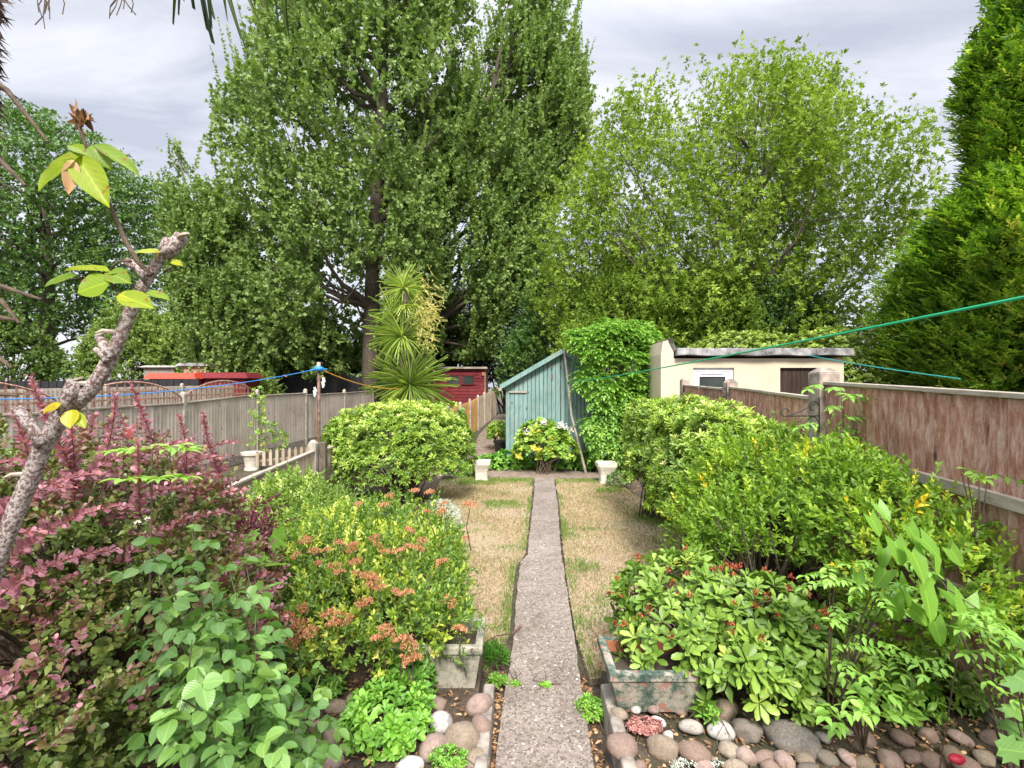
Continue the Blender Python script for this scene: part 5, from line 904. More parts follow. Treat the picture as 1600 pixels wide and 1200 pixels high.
# ------------------------------------------------------------------ rhododendron
rh = rosebush('rhododendron', 'low rounded rhododendron with dried red seed heads beside the right trough', 'shrub', (1.3, 3.3, .15), [(1.12, 3.4, .50, .46, .38, .36), (1.45, 3.15, .46, .50, .38, .36), (1.0, 3.1, .42, .36, .3, .28), (1.75, 2.95, .38, .38, .30, .26), (1.35, 2.85, .36, .38, .22, .26)], 560, 8, 1.22, .088, .42, M['rhodo'], T_OBW, (.56, .16), 171, lo=.84, lump=.08, sc=4, stemn=60, dirup=.55, inner=.5, sd=.15)
p, d_ = lobes_sample([(1.12, 3.4, .52, .46, .38, .36), (1.45, 3.15, .48, .50, .38, .36), (1.0, 3.1, .44, .36, .3, .28), (1.75, 2.95, .40, .38, .30, .26)], 150, .97, .06, 171, 4)
sel = np.where(d_[:, 1] < .35)[0][:52]
for i in sel:
    q = np.repeat(p[i:i+1]+d_[i:i+1]*.02, 14, 0)+RG.normal(0, .006, (14, 3)); fo = FO(); fo.add(q, nrm(d_[i]+RG.normal(0, .8, (14, 3))), RG.normal(0, 1, (14, 3)), .028, .009, RG.uniform(0, 1, 14), T_DIA); fo.build('seed_head', M['redbud'], rh)
# ------------------------------------------------------------------ spiraea
sp_l = [(-1.15, 4.5, .55, .70, .55, .42), (-.85, 4.0, .52, .52, .50, .40), (-1.35, 3.75, .50, .50, .45, .42), (-.72, 3.55, .46, .36, .35, .36), (-1.05, 3.3, .45, .45, .32, .33), (-1.5, 4.3, .5, .5, .5, .45), (-.66, 3.12, .44, .34, .20, .26), (-1.0, 3.0, .38, .28, .2, .22), (-.5, 3.2, .50, .24, .2, .16)]
sr, p, dd, sls = shootbush('spiraea_shrub', 'spreading spiraea covered in dried orange brown flower heads left of the path', 'shrub', (-1.1, 4.0, .1), sp_l, 2900, 12, .19, .046, .46, M['spiraea'], T_LANCE, (.53, .22), 181, lo=.72, lump=.12, sc=3.5, gate=-.8, dirup=.9, stemn=110, stem_r=.006)
heads = []
def head_mesh(k):
    fo = FO(); n = 34; q = []
    for j in range(n):
        a_ = random.uniform(0, 6.28); rr = .042*math.sqrt(random.random()); q.append((rr*math.cos(a_), rr*math.sin(a_), .012*(1-(rr/.042)**2)+random.uniform(-.004, .004)))
    q = np.array(q); q = np.repeat(q, 9, 0)+RG.normal(0, .0035, (n*9, 3)); fo.add(q, RG.normal(0, 1, (n*9, 3))+UP*.8, RG.normal(0, 1, (n*9, 3)), .008, .006, RG.uniform(0, 1, n*9), T_DIA)
    o = fo.build('flower_head', M['flower'], sr, smooth=False); V = np.zeros(len(o.data.vertices)*3, np.float32); o.data.vertices.foreach_get('co', V); V = V.reshape(-1, 3)+off(sr, None).astype(np.float32); o.data.vertices.foreach_set('co', V.ravel()); return o
HM = [head_mesh(k) for k in range(4)]
hp = [(648, 768), (672, 770), (693, 788), (690, 800), (735, 790), (728, 842), (610, 775), (600, 790), (560, 788), (530, 850), (552, 852), (478, 845), (490, 862), (463, 868), (497, 880), (510, 860), (555, 880), (590, 852), (602, 864), (622, 862), (640, 855), (655, 858), (588, 842), (523, 885), (530, 895), (575, 900), (585, 905), (560, 898), (595, 918), (580, 915), (618, 925), (636, 928), (565, 943), (573, 942), (475, 950), (450, 965), (430, 970), (425, 985), (445, 990), (460, 998), (470, 980), (485, 990), (455, 1010), (440, 1000), (515, 960), (523, 975), (540, 968), (700, 940), (628, 1000), (640, 1010), (645, 1032), (635, 1030), (720, 985), (590, 998), (603, 985), (548, 858), (640, 830), (660, 845), (690, 880), (668, 800)]
def ray_lobes(px, py, lobes, g=1.1, dflt=4.0):
    v = np.array([(px-800)/F, 1., -(py-600)/F]); best = None
    for l in lobes:
        R_ = np.array(l[3:6])*g; o_ = (np.array([0, 0, H])-np.array(l[:3]))/R_; d_ = v/R_; a_ = d_@d_; b_ = o_@d_; c_ = o_@o_-1; D = b_*b_-a_*c_
        if D > 0:
            t = (-b_-math.sqrt(D))/a_
            if best is None or t < best: best = t
    if best is None:
        best = min(lobes, key=lambda l: abs((px-800)/F*l[1]-l[0])+abs(H-(py-600)/F*l[1]-l[2]-.3))[1]
    return best-.03
dep = lambda x, y: ray_lobes(x, y, sp_l, 1.16)
for i, (px, py) in enumerate(hp):
    q = P(px, py, dep(px, py)); o = HM[i] if i < 4 else HM[i % 4].copy()
    if i >= 4: COL.objects.link(o); o.parent = sr
    o.location = Vector(q)-sr.location; s_ = random.uniform(.7, 1.2)*(1.15 if py > 940 else 1); o.scale = (s_, s_, s_*1.3); o.rotation_euler = (random.uniform(-.1, .6), random.uniform(-.4, .4), random.uniform(0, 6))
for px, py in hp: mb = MB(); q = Vector(P(px, py, dep(px, py))); mb.tube([q, q+Vector((random.uniform(-.03, .03), .03, -.14)), q+Vector((random.uniform(-.05, .05), .06, -.3))], [.0022, .003, .004], 4, cap=False); mb.build('flower_stalk', M['twig'], sr)
# ------------------------------------------------------------------ barberry (purple) big bush at left
bb = thing('barberry_shrub', 'large purple pink barberry with long arching shoots filling the lower left', 'shrub', (-2.2, 2.7, .1))
lob = [(-2.3, 2.95, 1.02, .78, .66, .74), (-1.75, 2.5, .72, .60, .50, .58), (-2.5, 2.3, .95, .7, .6, .7), (-2.0, 2.05, .62, .55, .4, .55), (-1.8, 3.0, .68, .42, .45, .50), (-1.6, 2.3, .42, .36, .34, .36), (-2.75, 2.9, 1.1, .7, .7, .72), (-1.9, 1.7, .5, .6, .3, .5)]
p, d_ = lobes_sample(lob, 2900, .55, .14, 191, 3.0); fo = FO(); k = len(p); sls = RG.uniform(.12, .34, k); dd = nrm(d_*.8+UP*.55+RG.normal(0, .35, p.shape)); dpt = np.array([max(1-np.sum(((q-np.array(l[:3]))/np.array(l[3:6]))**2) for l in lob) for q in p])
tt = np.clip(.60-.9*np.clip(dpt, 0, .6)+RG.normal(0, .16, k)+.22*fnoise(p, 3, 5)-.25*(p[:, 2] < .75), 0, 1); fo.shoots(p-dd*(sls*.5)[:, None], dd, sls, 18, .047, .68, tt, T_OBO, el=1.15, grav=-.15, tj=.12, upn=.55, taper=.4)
# long arching shoots reaching out
ars = [((205, 600), 2.7, 1), ((180, 618), 2.5, 1), ((48, 590), 2.2, 1), ((280, 650), 2.9, 1), ((318, 645), 2.9, 1), ((370, 690), 3.1, 0), ((352, 712), 2.9, 0), ((300, 690), 2.8, 0), ((110, 665), 2.3, 1), ((215, 690), 2.3, 1), ((385, 765), 3.0, 0), ((20, 640), 1.9, 1), ((250, 700), 2.4, 0), ((30, 720), 1.9, 0), ((110, 760), 2.0, 0), ((300, 760), 2.5, 0), ((200, 790), 2.0, 0), ((350, 800), 2.4, 0), ((60, 830), 1.6, 0), ((180, 860), 1.7, 0), ((330, 740), 2.7, 0), ((160, 740), 1.9, 0), ((70, 650), 2.3, 1)]
mbs = MB()
for (px, py), d, up in ars:
    tip = Vector(P(px, py, d)); b_ = tip+(Vector((random.uniform(-.16, .10), .08, -.38)) if up else Vector((-.55, .05, -.28))); n_ = 40; t = np.linspace(.05, 1, n_); A = np.array(b_); B = np.array(tip); mid = (A+B)/2+(np.array([random.uniform(-.05, .05), 0, .02]) if up else np.array([-.02, 0, .12]))
    pos = ((1-t)**2)[:, None]*A+(2*t*(1-t))[:, None]*mid+(t**2)[:, None]*B; tg = nrm(2*(1-t)[:, None]*(mid-A)+2*t[:, None]*(B-mid)); u, v = basis(tg)
    for s in range(2):
        az = np.arange(n_)*2.4+s*3.0; e_ = 1.15-.4*t; ax = np.cos(e_)[:, None]*tg+np.sin(e_)[:, None]*(np.cos(az)[:, None]*u+np.sin(az)[:, None]*v); fo.add(pos, ax, tg+RG.normal(0, .4, pos.shape)+UP*.3, .048*(1.05-.55*t)*RG.uniform(.7, 1.15, n_), .034*(1.05-.55*t), np.clip(.70+.12*t+RG.normal(0, .1, n_), 0, 1), T_OBO)
    mbs.tube([tuple(q) for q in pos[::6]]+[tuple(tip)], [.0028]*len(pos[::6])+[.001], 5)
fo.build('foliage', M['barberry'], bb, clip=lambda q: q[:, 1] > 1.15); mbs.build('arching_stem', M['redstem'], bb, smooth=True); stems(bb, (-2.15, 2.75, .1), p, 150, .010, .003)
# purple smaller shrub & red-tipped young leaves
shootbush('purple_berberis', 'darker purple small leaved shrub between the barberry and the privet', 'shrub', (-1.75, 3.7, .1), [(-2.02, 3.75, .68, .32, .34, .46), (-1.8, 3.5, .48, .25, .28, .36), (-2.35, 3.9, .7, .35, .4, .45)], 800, 14, .18, .028, .6, M['purple'], T_OBO, (.5, .2), 193, lo=.6, dirup=.8, stemn=50, stem_r=.005)
# ------------------------------------------------------------------ rose with large leaflets
def compound(fo, base, d, k, ln, tint, T=T_RND, wr=.72, droop=.15, pair=2, L=None):
    n = len(base); L = (ln*1.7 if L is None else L); pinnate(fo, base, d, L, pair, ln, wr, tint, T, droop)
rb = thing('rose_bush', 'leafy climbing rose with large rounded leaflets at the bottom left', 'shrub', (-1.0, 1.75, .15)); fo = FO(); mbs = MB(); bs = []; ds = []; sz = []
canes = [((385, 885), 2.0), ((330, 930), 1.6), ((300, 1000), 1.35), ((420, 1060), 1.6), ((400, 1130), 1.4), ((280, 1090), 1.25), ((350, 990), 1.5), ((500, 1055), 1.9), ((360, 900), 1.9), ((250, 960), 1.45), ((230, 850), 1.7), ((300, 830), 2.1), ((400, 960), 1.8), ((330, 1150), 1.25), ((430, 1180), 1.35), ((270, 900), 1.6), ((460, 1080), 1.6), ((380, 1060), 1.35)]
for (px, py), d in canes:
    tip = Vector(P(px, py, d)); base = Vector((-.95+random.gauss(0, .08), 1.8+random.gauss(0, .08), .15)); mid = base.lerp(tip, .55)+Vector((random.gauss(0, .04), .04, .1)); pts = [base, base.lerp(mid, .5), mid, mid.lerp(tip, .5)+Vector((0, 0, .03)), tip]; mbs.tube(pts, [.006, .005, .0045, .0035, .002], 6)
    for j in range(12):
        t = .45+.55*j/11; q = base.lerp(tip, t) if False else (mid.lerp(tip, (t-.45)/.55)); th = j*2.4+random.random(); bs.append(q); ds.append((math.cos(th), math.sin(th)*.8, random.uniform(-.25, .35))); sz.append(random.uniform(.038, .060))
bs = np.array([tuple(q) for q in bs]); ds = nrm(np.array(ds)); sz = np.array(sz); pinnate(fo, bs, ds, sz*2.2, 2, sz, .78, np.clip(RG.normal(.5, .25, len(bs)), 0, 1), T_ROSE, .22, .38)
fo.build('foliage', M['rose'], rb); mbs.build('cane', M['canegreen'], rb, smooth=True)
# two extra leafy rose tips inside the barberry
rt = thing('rose_shoot', 'fresh green rose shoot rising through the barberry before the grey fence', 'plant', P(240, 800, 2.35)); fo = FO(); tip = P(238, 700, 2.35); q = np.array([P(238, 705, 2.35)]*9+[P(250, 745, 2.35)]*5); th = np.linspace(0, 6, 14); pinnate(fo, q, np.stack([np.cos(th), np.sin(th)*.6, np.full(14, .12)], 1), .16, 3, .062, .4, np.full(14, .72), T_OV, .1); fo.build('foliage', M['pinnate'], rt); mb = MB(); mb.tube([P(232, 1000, 2.4), P(236, 850, 2.37), tip], [.006, .005, .003], 6); mb.build('stem', M['twig'], rt)
# ------------------------------------------------------------------ pruned old rose stem in the foreground
pr_ = thing('pruned_rose_stem', 'thick pruned grey brown rose stem curving up with yellowing leaves at far left', 'shrub', (-1.3, 1.0, .1)); d = 1.0
mb = MB(); pts = [(-1.32, .98, .1), (-1.22, 1.0, .9), (-1.08, 1.0, 1.42)]+PX([(-10, 890), (20, 812), (50, 740), (72, 690), (95, 652), (118, 628), (148, 600), (172, 560), (190, 520), (205, 485), (222, 450), (238, 422), (252, 400), (262, 388)], d)
rad = [.60*q_ for q_ in (.034, .031, .029, .027, .0265, .026, .026, .027, .028, .024, .021, .0205, .019, .0185, .018, .016, .0145)]
k = [Vector(q) for q in pts]; fine = []; fr = []
for i in range(len(k)-1):
    for j in range(4):
        t = j/4; p_ = k[max(0, i-1)]; q_ = k[i]; r_ = k[i+1]; s_ = k[min(len(k)-1, i+2)]; fine.append(.5*((2*q_)+(r_-p_)*t+(2*p_-5*q_+4*r_-s_)*t*t+(3*q_-p_-3*r_+s_)*t**3)); fr.append((rad[i]*(1-t)+rad[i+1]*t)*random.uniform(.96, 1.05))
mb.tube(fine, fr, 14, wob=.03); mb.tube(PX([(258, 398), (270, 388), (285, 368)], d)+[], [.013, .014, .0125], 10, wob=.05); mb.tube(PX([(258, 395), (262, 380), (263, 372)], d), [.013, .012, .009], 10, wob=.06)
mb.tube(PX([(232, 432), (215, 418), (198, 408)], .99), [.013, .010, .008], 9, wob=.05); mb.tube(PX([(172, 560), (164, 545), (155, 524)], .985), [.012, .009, .008], 9); mb.tube(PX([(168, 565), (158, 552), (148, 545)], .98), [.008, .006, .005], 7); mb.tube(PX([(100, 640), (112, 612), (118, 594)], .985), [.018, .014, .014], 9, wob=.06); mb.tube(PX([(68, 695), (50, 668), (26, 638)], .985), [.014, .0105, .010], 9, wob=.05)
mb.build('stem', M['rosebark'], pr_, smooth=True)
mb = MB()
for px, py, r_ in ((286, 367, .0118), (155, 523, .0075), (118, 593, .0132), (25, 637, .0095)): q = Vector(P(px, py, .985)); n_ = Vector((-.3, -.2, .9)).normalized(); mb.tube([q-n_*.002, q+n_*.002], r_, 12)
for t in (12, 20, 30, 36, 44): q = fine[t]; mb.tube([q, q+Vector((.02 if t % 2 else -.02, -.022, .002)), q+Vector((.028 if t % 2 else -.028, -.03, -.003))], [.006, .004, .0005], 6)
mb.build('pruning_cut', M['cut'], pr_)
mb = MB(); mb.tube(PX([(235, 430), (215, 408), (195, 375), (178, 335), (163, 300), (150, 265), (137, 235), (126, 205), (124, 195)], .985), [.0055, .005, .0045, .004, .0036, .0032, .003, .003, .003], 7, wob=.05)
mb.tube(PX([(208, 478), (190, 462), (178, 450), (168, 432)], .97), [.003, .0022, .002, .0018], 5); mb.tube(PX([(205, 408), (185, 408), (172, 422)], .97), [.003, .0022, .002], 5); mb.tube(PX([(255, 425), (268, 418), (275, 410)], .99), [.0025, .002, .0015], 5)
mb.build('green_shoot', M['twig'], pr_, smooth=True)
def leafat(pts, mat_, parent, name='leaf'):   # (base px, tip px, width px, tint, normal, d)
    for (bx, by_), (tx, ty), w_, tn, nv, d1, d2 in pts:
        fo = FO()
        b_ = np.array(P(bx, by_, d1)); t_ = np.array(P(tx, ty, d2)); L_ = np.linalg.norm(t_-b_); fo.add(b_[None], (t_-b_)[None], np.array([nv], float), L_, w_/F*d1, tn, T_BIG); fo.build(name, mat_, parent)
def t_big():
    us = np.linspace(0, 1, 9); v = []; f = []
    for i, u in enumerate(us):
        wd = .5*math.sin(math.pi*min(1, u**.82))**.75 if 0 < u < 1 else 0; 
        for s in (-1, -.5, 0, .5, 1): v.append((u, wd*s, -.10*u*u+.10*abs(s)*(1 if wd else 0)*.7+(.012*math.sin(u*26) if abs(s) == 1 else 0)))
    for i in range(8):
        for j in range(4): a_ = i*5+j; f += [(a_, a_+6, a_+1), (a_, a_+5, a_+6)]
    return np.array(v, float), np.array(f)
T_BIG = t_big()
LV = [((130, 240), (52, 292), 50, .55, (-.1, -.8, .6), .98, .95), ((140, 245), (107, 222), 26, .5, (.3, -.7, .6), .98, 1.0), ((122, 245), (143, 225), 34, .45, (.2, -.8, .5), 1.0, 1.02), ((148, 226), (217, 268), 26, .3, (.1, -.6, .8), .99, .97), ((142, 228), (172, 262), 28, .25, (.3, -.8, .3), .99, .98), ((120, 245), (166, 316), 44, .6, (.2, -.9, .5), .98, .94),
      ((172, 425), (98, 416), 24, .65, (0, -.5, .9), .97, .97), ((165, 430), (200, 420), 26, .35, (0, -.5, .9), .97, .99), ((122, 430), (66, 445), 24, .15, (.1, -.7, .8), .97, .95), ((172, 440), (118, 455), 56, .45, (-.1, -.9, .5), .96, .94), ((165, 425), (203, 440), 30, .3, (.2, -.9, .5), .97, .96), ((188, 462), (238, 478), 34, .6, (0, -.8, .6), .96, .94), ((185, 460), (218, 470), 24, .8, (0, -.8, .7), .96, .95), ((228, 457), (265, 466), 18, .4, (0, -.6, .8), .97, .96),
      ((255, 395), (210, 392), 20, .75, (0, -.6, .8), .99, .97), ((268, 408), (285, 414), 12, .8, (0, -.7, .6), .99, .98), ((96, 630), (66, 645), 22, .95, (0, -.6, .8), .96, .94), ((112, 640), (108, 668), 26, .9, (.1, -.8, .5), .97, .95), ((118, 645), (133, 668), 16, .7, (.4, -.8, .4), .97, .96)]
leafat(LV, M['yellowleaf'], pr_, 'yellowing_leaf')
leafat([((118, 248), (97, 250), 0.1, .9, (0, -1, 0), .97, .97), ((115, 250), (106, 302), 22, .9, (.5, -.8, .2), .96, .95)], M['litter'], pr_, 'withered_leaf')
fo = FO(); q = np.array([P(124, 190, .985)]*26)+RG.normal(0, .006, (26, 3)); fo.add(q, RG.normal(0, 1, (26, 3))+UP*.7, RG.normal(0, 1, (26, 3)), .024, .012, RG.uniform(0, 1, 26), T_OV); fo.build('withered_bud', M['litter'], pr_)
# ------------------------------------------------------------------ palm at the left edge
pt = thing('fan_palm', 'hairy brown fan palm trunk at the left edge with drooping green fan fronds above', 'palm', (-1.12, .9, 0)); mb = MB(); mb.tube([(-1.22, .92, 0), (-1.23, .92, 1.2), (-1.19, .92, 2.2), (-1.13, .92, 3.0), (-1.09, .92, 3.6)], [.14, .145, .15, .155, .12], 16, wob=.06); mb.build('trunk', M['fibre'], pt)
n_ = 26000; z = RG.uniform(.9, 3.5, n_); th = RG.uniform(0, 6.28, n_); xc = np.interp(z, [0, 1.2, 2.2, 3.0, 3.6], [-1.22, -1.23, -1.19, -1.13, -1.09]); q = np.stack([xc+np.cos(th)*.15, .92+np.sin(th)*.15, z], 1); d_ = np.stack([np.cos(th), np.sin(th), RG.normal(-1.0, .8, n_)], 1)+RG.normal(0, .35, (n_, 3)); fo = FO(); fo.add(q, d_, RG.normal(0, 1, (n_, 3)), RG.uniform(.015, .055, n_)*RG.uniform(.5, 1.2, n_), RG.uniform(.0006, .0025, n_)*np.where(RG.uniform(0, 1, n_) < .03, 5, 1), RG.uniform(0, 1, n_), T_DIA); fo.build('fibre', M['fibre'], pt, smooth=False)
mb = MB()
for a_, b_ in (((10, 140), (75, 222)), ((2, 447), (65, 468)), ((2, 470), (30, 505)), ((0, 496), (25, 500)), ((0, 250), (40, 290)), ((0, 560), (18, 575)), ((-20, 615), (28, 618))): mb = MB(); mb.tube([P(a_[0]-60, a_[1]-(b_[1]-a_[1])*.5, .88), P(*a_, .87), P(*b_, .86)], [.005, .0045, .0022], 6); mb.build('leaf_stub', M['twig'], pt)
def fan(hub, dirn, R, n, span, mat_, tint, name='frond', droopy=.25):
    fo = FO(); hub = np.array(hub); a_ = nrm(np.array(dirn, float)); sdv = nrm(np.cross(a_, np.array([0, -1., .15]))); an = np.linspace(-span, span, n)+RG.normal(0, .02, n)
    ax = np.cos(an)[:, None]*a_+np.sin(an)[:, None]*sdv+RG.normal(0, .04, (n, 3)); fo.add(np.repeat(hub[None], n, 0), ax, np.array([[0, -1., .3]])+RG.normal(0, .25, (n, 3)), R*RG.uniform(.8, 1.05, n)*(1-.25*np.abs(an)/span), .022, np.clip(RG.normal(tint, .2, n), 0, 1), t_blade(6, droopy)); return fo.build(name, mat_, pt)
fan(P(315, -190, 1.15), (.12, .0, -1), .36, 24, .75, M['palmfr'], .5); fan(P(430, -150, 1.25), (.1, .05, -1), .30, 14, .55, M['palmfr'], .35); fan(P(250, -260, 1.05), (-.2, 0, -1), .33, 16, .6, M['palmfr'], .3)
mb = MB()
for h_ in (P(315, -190, 1.15), P(430, -150, 1.25), P(250, -260, 1.05)): mb.tube([(-1.03, .92, 3.5), Vector((-1.03, .92, 3.6)).lerp(Vector(h_), .5)+Vector((0, 0, .25)), h_], [.012, .009, .006], 6)
mb.build('petiole', M['palmfr'], pt)
mb = MB(); rr = random.Random(5)
for c0, k in (((75, -30), 9), ((190, -40), 7)):
    mb.tube([(-1.02, .92, 3.4), P(c0[0], c0[1]-60, 1.0), P(c0[0], c0[1], 1.0)], [.008, .005, .003], 5)
    for i in range(k):
        x, y = c0; pts = [(x, y)]
        for j in range(4): x += rr.uniform(-7, 8)+(i-k/2)*1.4; y += rr.uniform(8, 20); pts.append((x, y))
        mb.tube(PX(pts, 1.0), [.0012]*5, 4)
mb.build('dry_flower_stalk', M['bark'], pt)
# ------------------------------------------------------------------ right side climbers
bw_ = thing('bindweed', 'bright green heart leaved bindweed trailing over the privet at right', 'climber', P(1440, 960, 2.3)); fo = FO(); bp_ = []
hl = [(1420, 835, 30), (1440, 855, 34), (1398, 860, 34), (1425, 880, 42), (1460, 878, 30), (1385, 905, 34), (1450, 910, 36), (1405, 925, 40), (1485, 870, 28), (1445, 940, 44), (1480, 940, 40), (1508, 955, 46), (1372, 800, 26), (1360, 820, 30), (1395, 950, 36), (1540, 965, 34), (1425, 965, 30), (1380, 870, 30), (1340, 905, 26), (1500, 985, 40), (1460, 985, 34)]
n_ = len(hl); q = np.array([P(x, y-s*.4, 2.35+random.uniform(-.15, .15)) for x, y, s in hl]); ax = np.stack([RG.normal(0, .35, n_), RG.normal(-.25, .2, n_), -np.ones(n_)], 1); L_ = np.array([s*1.05/F*2.35 for _, _, s in hl]); fo.add(q, ax, np.stack([RG.normal(0, .3, n_), -np.ones(n_)*.8, np.full(n_, .55)], 1), L_, L_*.8, RG.uniform(.35, .95, n_), T_HEART); fo.build('foliage', M['bindweed'], bw_)
mb = MB(); mb.tube([(1.95, 2.35, .15), P(1500, 1000, 2.3), P(1450, 950, 2.35), P(1430, 880, 2.4), P(1400, 840, 2.4), P(1370, 800, 2.5)], .003, 5); mb.tube([P(1540, 960, 2.2), P(1480, 920, 2.35), P(1430, 850, 2.4)], .003, 5); mb.build('stem', M['twig'], bw_)
def pinplant(name, label, cat, base, pts, d, L, k, ln, wr, mat_, seed, T=T_OV, tint=.55, droop=.2, stem=True, side=1.):
    r = thing(name, label, cat, base); fo = FO(); n = len(pts); q = np.array([P(x, y, d+random.uniform(-.12, .12)) for x, y in pts]); th = RG.uniform(0, 6.28, n); dv = np.stack([np.cos(th)*side, -np.abs(np.sin(th))*.7, RG.uniform(-.1, .35, n)], 1)
    pinnate(fo, q, dv, L*RG.uniform(.8, 1.2, n), k, ln, wr, np.clip(RG.normal(tint, .15, n), 0, 1), T, droop, .22); fo.build('foliage', mat_, r)
    mb = MB(); b_ = Vector(base)
    for i in range(0, n, 2): t_ = Vector(q[i]); mb.tube([b_, b_.lerp(t_, .5)+Vector((0, 0, .08)), t_], [.006, .004, .002], 5, cap=False)
    mb.build('stem', M['twig'], r); return r
pinplant('wisteria_shoots', 'feathery compound leaves of a young climber in front of the privet', 'climber', (1.7, 2.75, .15), [(random.uniform(1290, 1400), random.uniform(870, 1050)) for _ in range(34)], 2.55, .16, 5, .048, .45, M['pinnate'], 1)
pinplant('young_ash_seedling', 'upright seedling with compound leaves against the tall fence post', 'plant', P(1322, 800, 4.1), [(1310+random.gauss(0, 16), y) for y in np.linspace(600, 730, 20)], 4.1, .2, 4, .075, .45, M['pinnate'], 2, tint=.45)
pinplant('wisteria_shoots', 'compound leaves trailing low at the right fence beneath the bindweed', 'climber', (2.2, 2.2, .15), [(random.uniform(1480, 1600), random.uniform(930, 1060)) for _ in range(22)], 2.1, .15, 4, .045, .45, M['pinnate'], 3, tint=.4)
pinplant('wisteria_shoots', 'glossy shoots climbing across the brown boards near the right edge', 'climber', P(1530, 900, 2.75), [(1510, 735), (1520, 745), (1530, 740), (1545, 750), (1500, 730), (1560, 810), (1570, 825), (1555, 820), (1575, 835), (1590, 880), (1545, 730)], 2.72, .14, 3, .05, .5, M['privet'], 4, tint=.3)
pinplant('nettle_clump', 'pale green nettle like leaves under the rhododendron at right', 'plant', (1.75, 2.55, .15), [(random.uniform(1290, 1380), random.uniform(1060, 1125)) for _ in range(16)], 2.35, .10, 2, .06, .5, M['pinnate'], 5, tint=.55)
bl = thing('sycamore_seedling', 'large lobed leaves at the lower right edge', 'plant', (2.0, 1.95, .15)); fo = FO(); pts = [(1598, 1000), (1585, 1055), (1605, 1090), (1590, 1130), (1606, 1160), (1615, 1040), (1580, 1100), (1560, 1170)]; n_ = len(pts); q = np.array([P(x, y, 1.95+random.uniform(-.15, .15)) for x, y in pts]); th = RG.uniform(-1, 1, n_)-1.6; fo.add(q, np.stack([np.cos(th), np.sin(th)*.7, RG.normal(-.1, .2, n_)], 1), np.array([[0, -.4, 1.]])+RG.normal(0, .2, (n_, 3)), .11, .12, RG.uniform(.3, .7, n_), T_PALM); fo.build('foliage', M['rose'], bl); mb = MB()
for v in q: mb.tube([(2.0, 1.95, .15), Vector((2, 1.95, .5)).lerp(Vector(v), .6), v], [.006, .004, .002], 5, cap=False)
mb.build('stem', M['twig'], bl)
sy = thing('sycamore_seedling', 'lobed bright leaves between the purple shrub and the spiraea', 'plant', (-1.7, 3.55, .1)); fo = FO(); pts = [(400, 840), (415, 868), (395, 880), (430, 905), (412, 925), (438, 880), (385, 862), (425, 835)]; n_ = len(pts); q = np.array([P(x, y, 3.3+random.uniform(-.1, .1)) for x, y in pts]); th = RG.uniform(0, 6.28, n_); fo.add(q, np.stack([np.cos(th), np.sin(th)*.7-.4, RG.normal(-.1, .2, n_)], 1), np.array([[0, -.5, 1.]])+RG.normal(0, .2, (n_, 3)), .15, .15, RG.uniform(.4, .9, n_), T_PALM); fo.build('foliage', M['bindweed'], sy); mb = MB()
for v in q: mb.tube([(-1.7, 3.55, .1), Vector((-1.7, 3.5, .6)).lerp(Vector(v), .6), v], [.006, .004, .002], 5, cap=False)
mb.build('stem', M['twig'], sy)
# ------------------------------------------------------------------ small herbs and weeds
def herb(name, label, px, py, z, rx, ry, h, n, ln, mat_, tint=(.5, .2), T=T_OV, k=6, wr=.5, ang=1.15, seed=0, cat='plant', group=None):
    x, y, _ = G(px, py, z); return rosebush(name, label, cat, (x, y, z-.02), [(x, y, z+h*.35, rx, ry, h*.65)], n, k, ang, ln, wr, mat_, T, tint, 200+seed, stemn=8, inner=.15, group=group, stem_r=.003)
herb('leafy_herb', 'dense mound of fresh green herb leaves in the left bed between cobbles', 605, 1140, .15, .24, .26, .20, 210, .055, M['herb'], (.55, .18), T_OBO, seed=1)
herb('leafy_herb', 'taller green leafy stems under the spiraea behind the cobbles', 640, 1085, .15, .16, .14, .24, 90, .06, M['herb'], (.45, .15), T_LANCE, seed=2)
herb('parsley_weed', 'bright green feathery weed beside the path at the right kerb', 922, 1118, .03, .085, .085, .10, 110, .025, M['herb'], (.7, .15), T_OBO, seed=3)
herb('moss_cushion', 'small green moss cushion at the bottom left of the path', 700, 1190, .17, .09, .07, .05, 130, .018, M['herb'], (.6, .2), T_LANCE, seed=4)
herb('path_weed', 'small weed rooted in the joint of the path slabs, right of the centre', 852, 1073, .055, .04, .018, .022, 26, .018, M['herb'], (.8, .1), T_OBO, seed=5, group='weeds in the path joint')
herb('path_weed', 'small weed at the left end of the path slab joint', 805, 1072, .055, .035, .018, .025, 22, .018, M['herb'], (.8, .1), T_OBO, seed=6, group='weeds in the path joint')
herb('edge_weed', 'yellow green leafy weed on the soil strip left of the path', 778, 1070, .03, .055, .05, .06, 40, .030, M['bindweed'], (.7, .1), T_RND, seed=7)
herb('grass_tuft', 'dark green grass tuft beside the left trough planter', 772, 1035, .03, .07, .09, .10, 90, .07, M['herb'], (.15, .15), T_LANCE, wr=.10, ang=.6, seed=8)
herb('artemisia', 'silvery grey fine leaved plant at the back of the spiraea', 690, 830, .35, .22, .16, .35, 260, .035, M['sage'], (.5, .2), T_LANCE, wr=.25, seed=9)
herb('stonecrop', 'pink beaded stonecrop between the cobbles of the right bed', 1008, 1140, .18, .10, .06, .05, 230, .011, M['sedum'], (.5, .25), T_RND, wr=.9, seed=10)
herb('silver_herb', 'tiny silver leaved herb at the bottom edge of the right bed', 1090, 1198, .16, .12, .02, .03, 60, .012, M['sage'], (.7, .2), T_OBO, seed=11)
herb('bed_weed', 'small green weed among the right cobbles left of the big flat rock', 1110, 1125, .20, .04, .05, .08, 20, .05, M['herb'], (.6, .15), T_LANCE, wr=.3, seed=12)
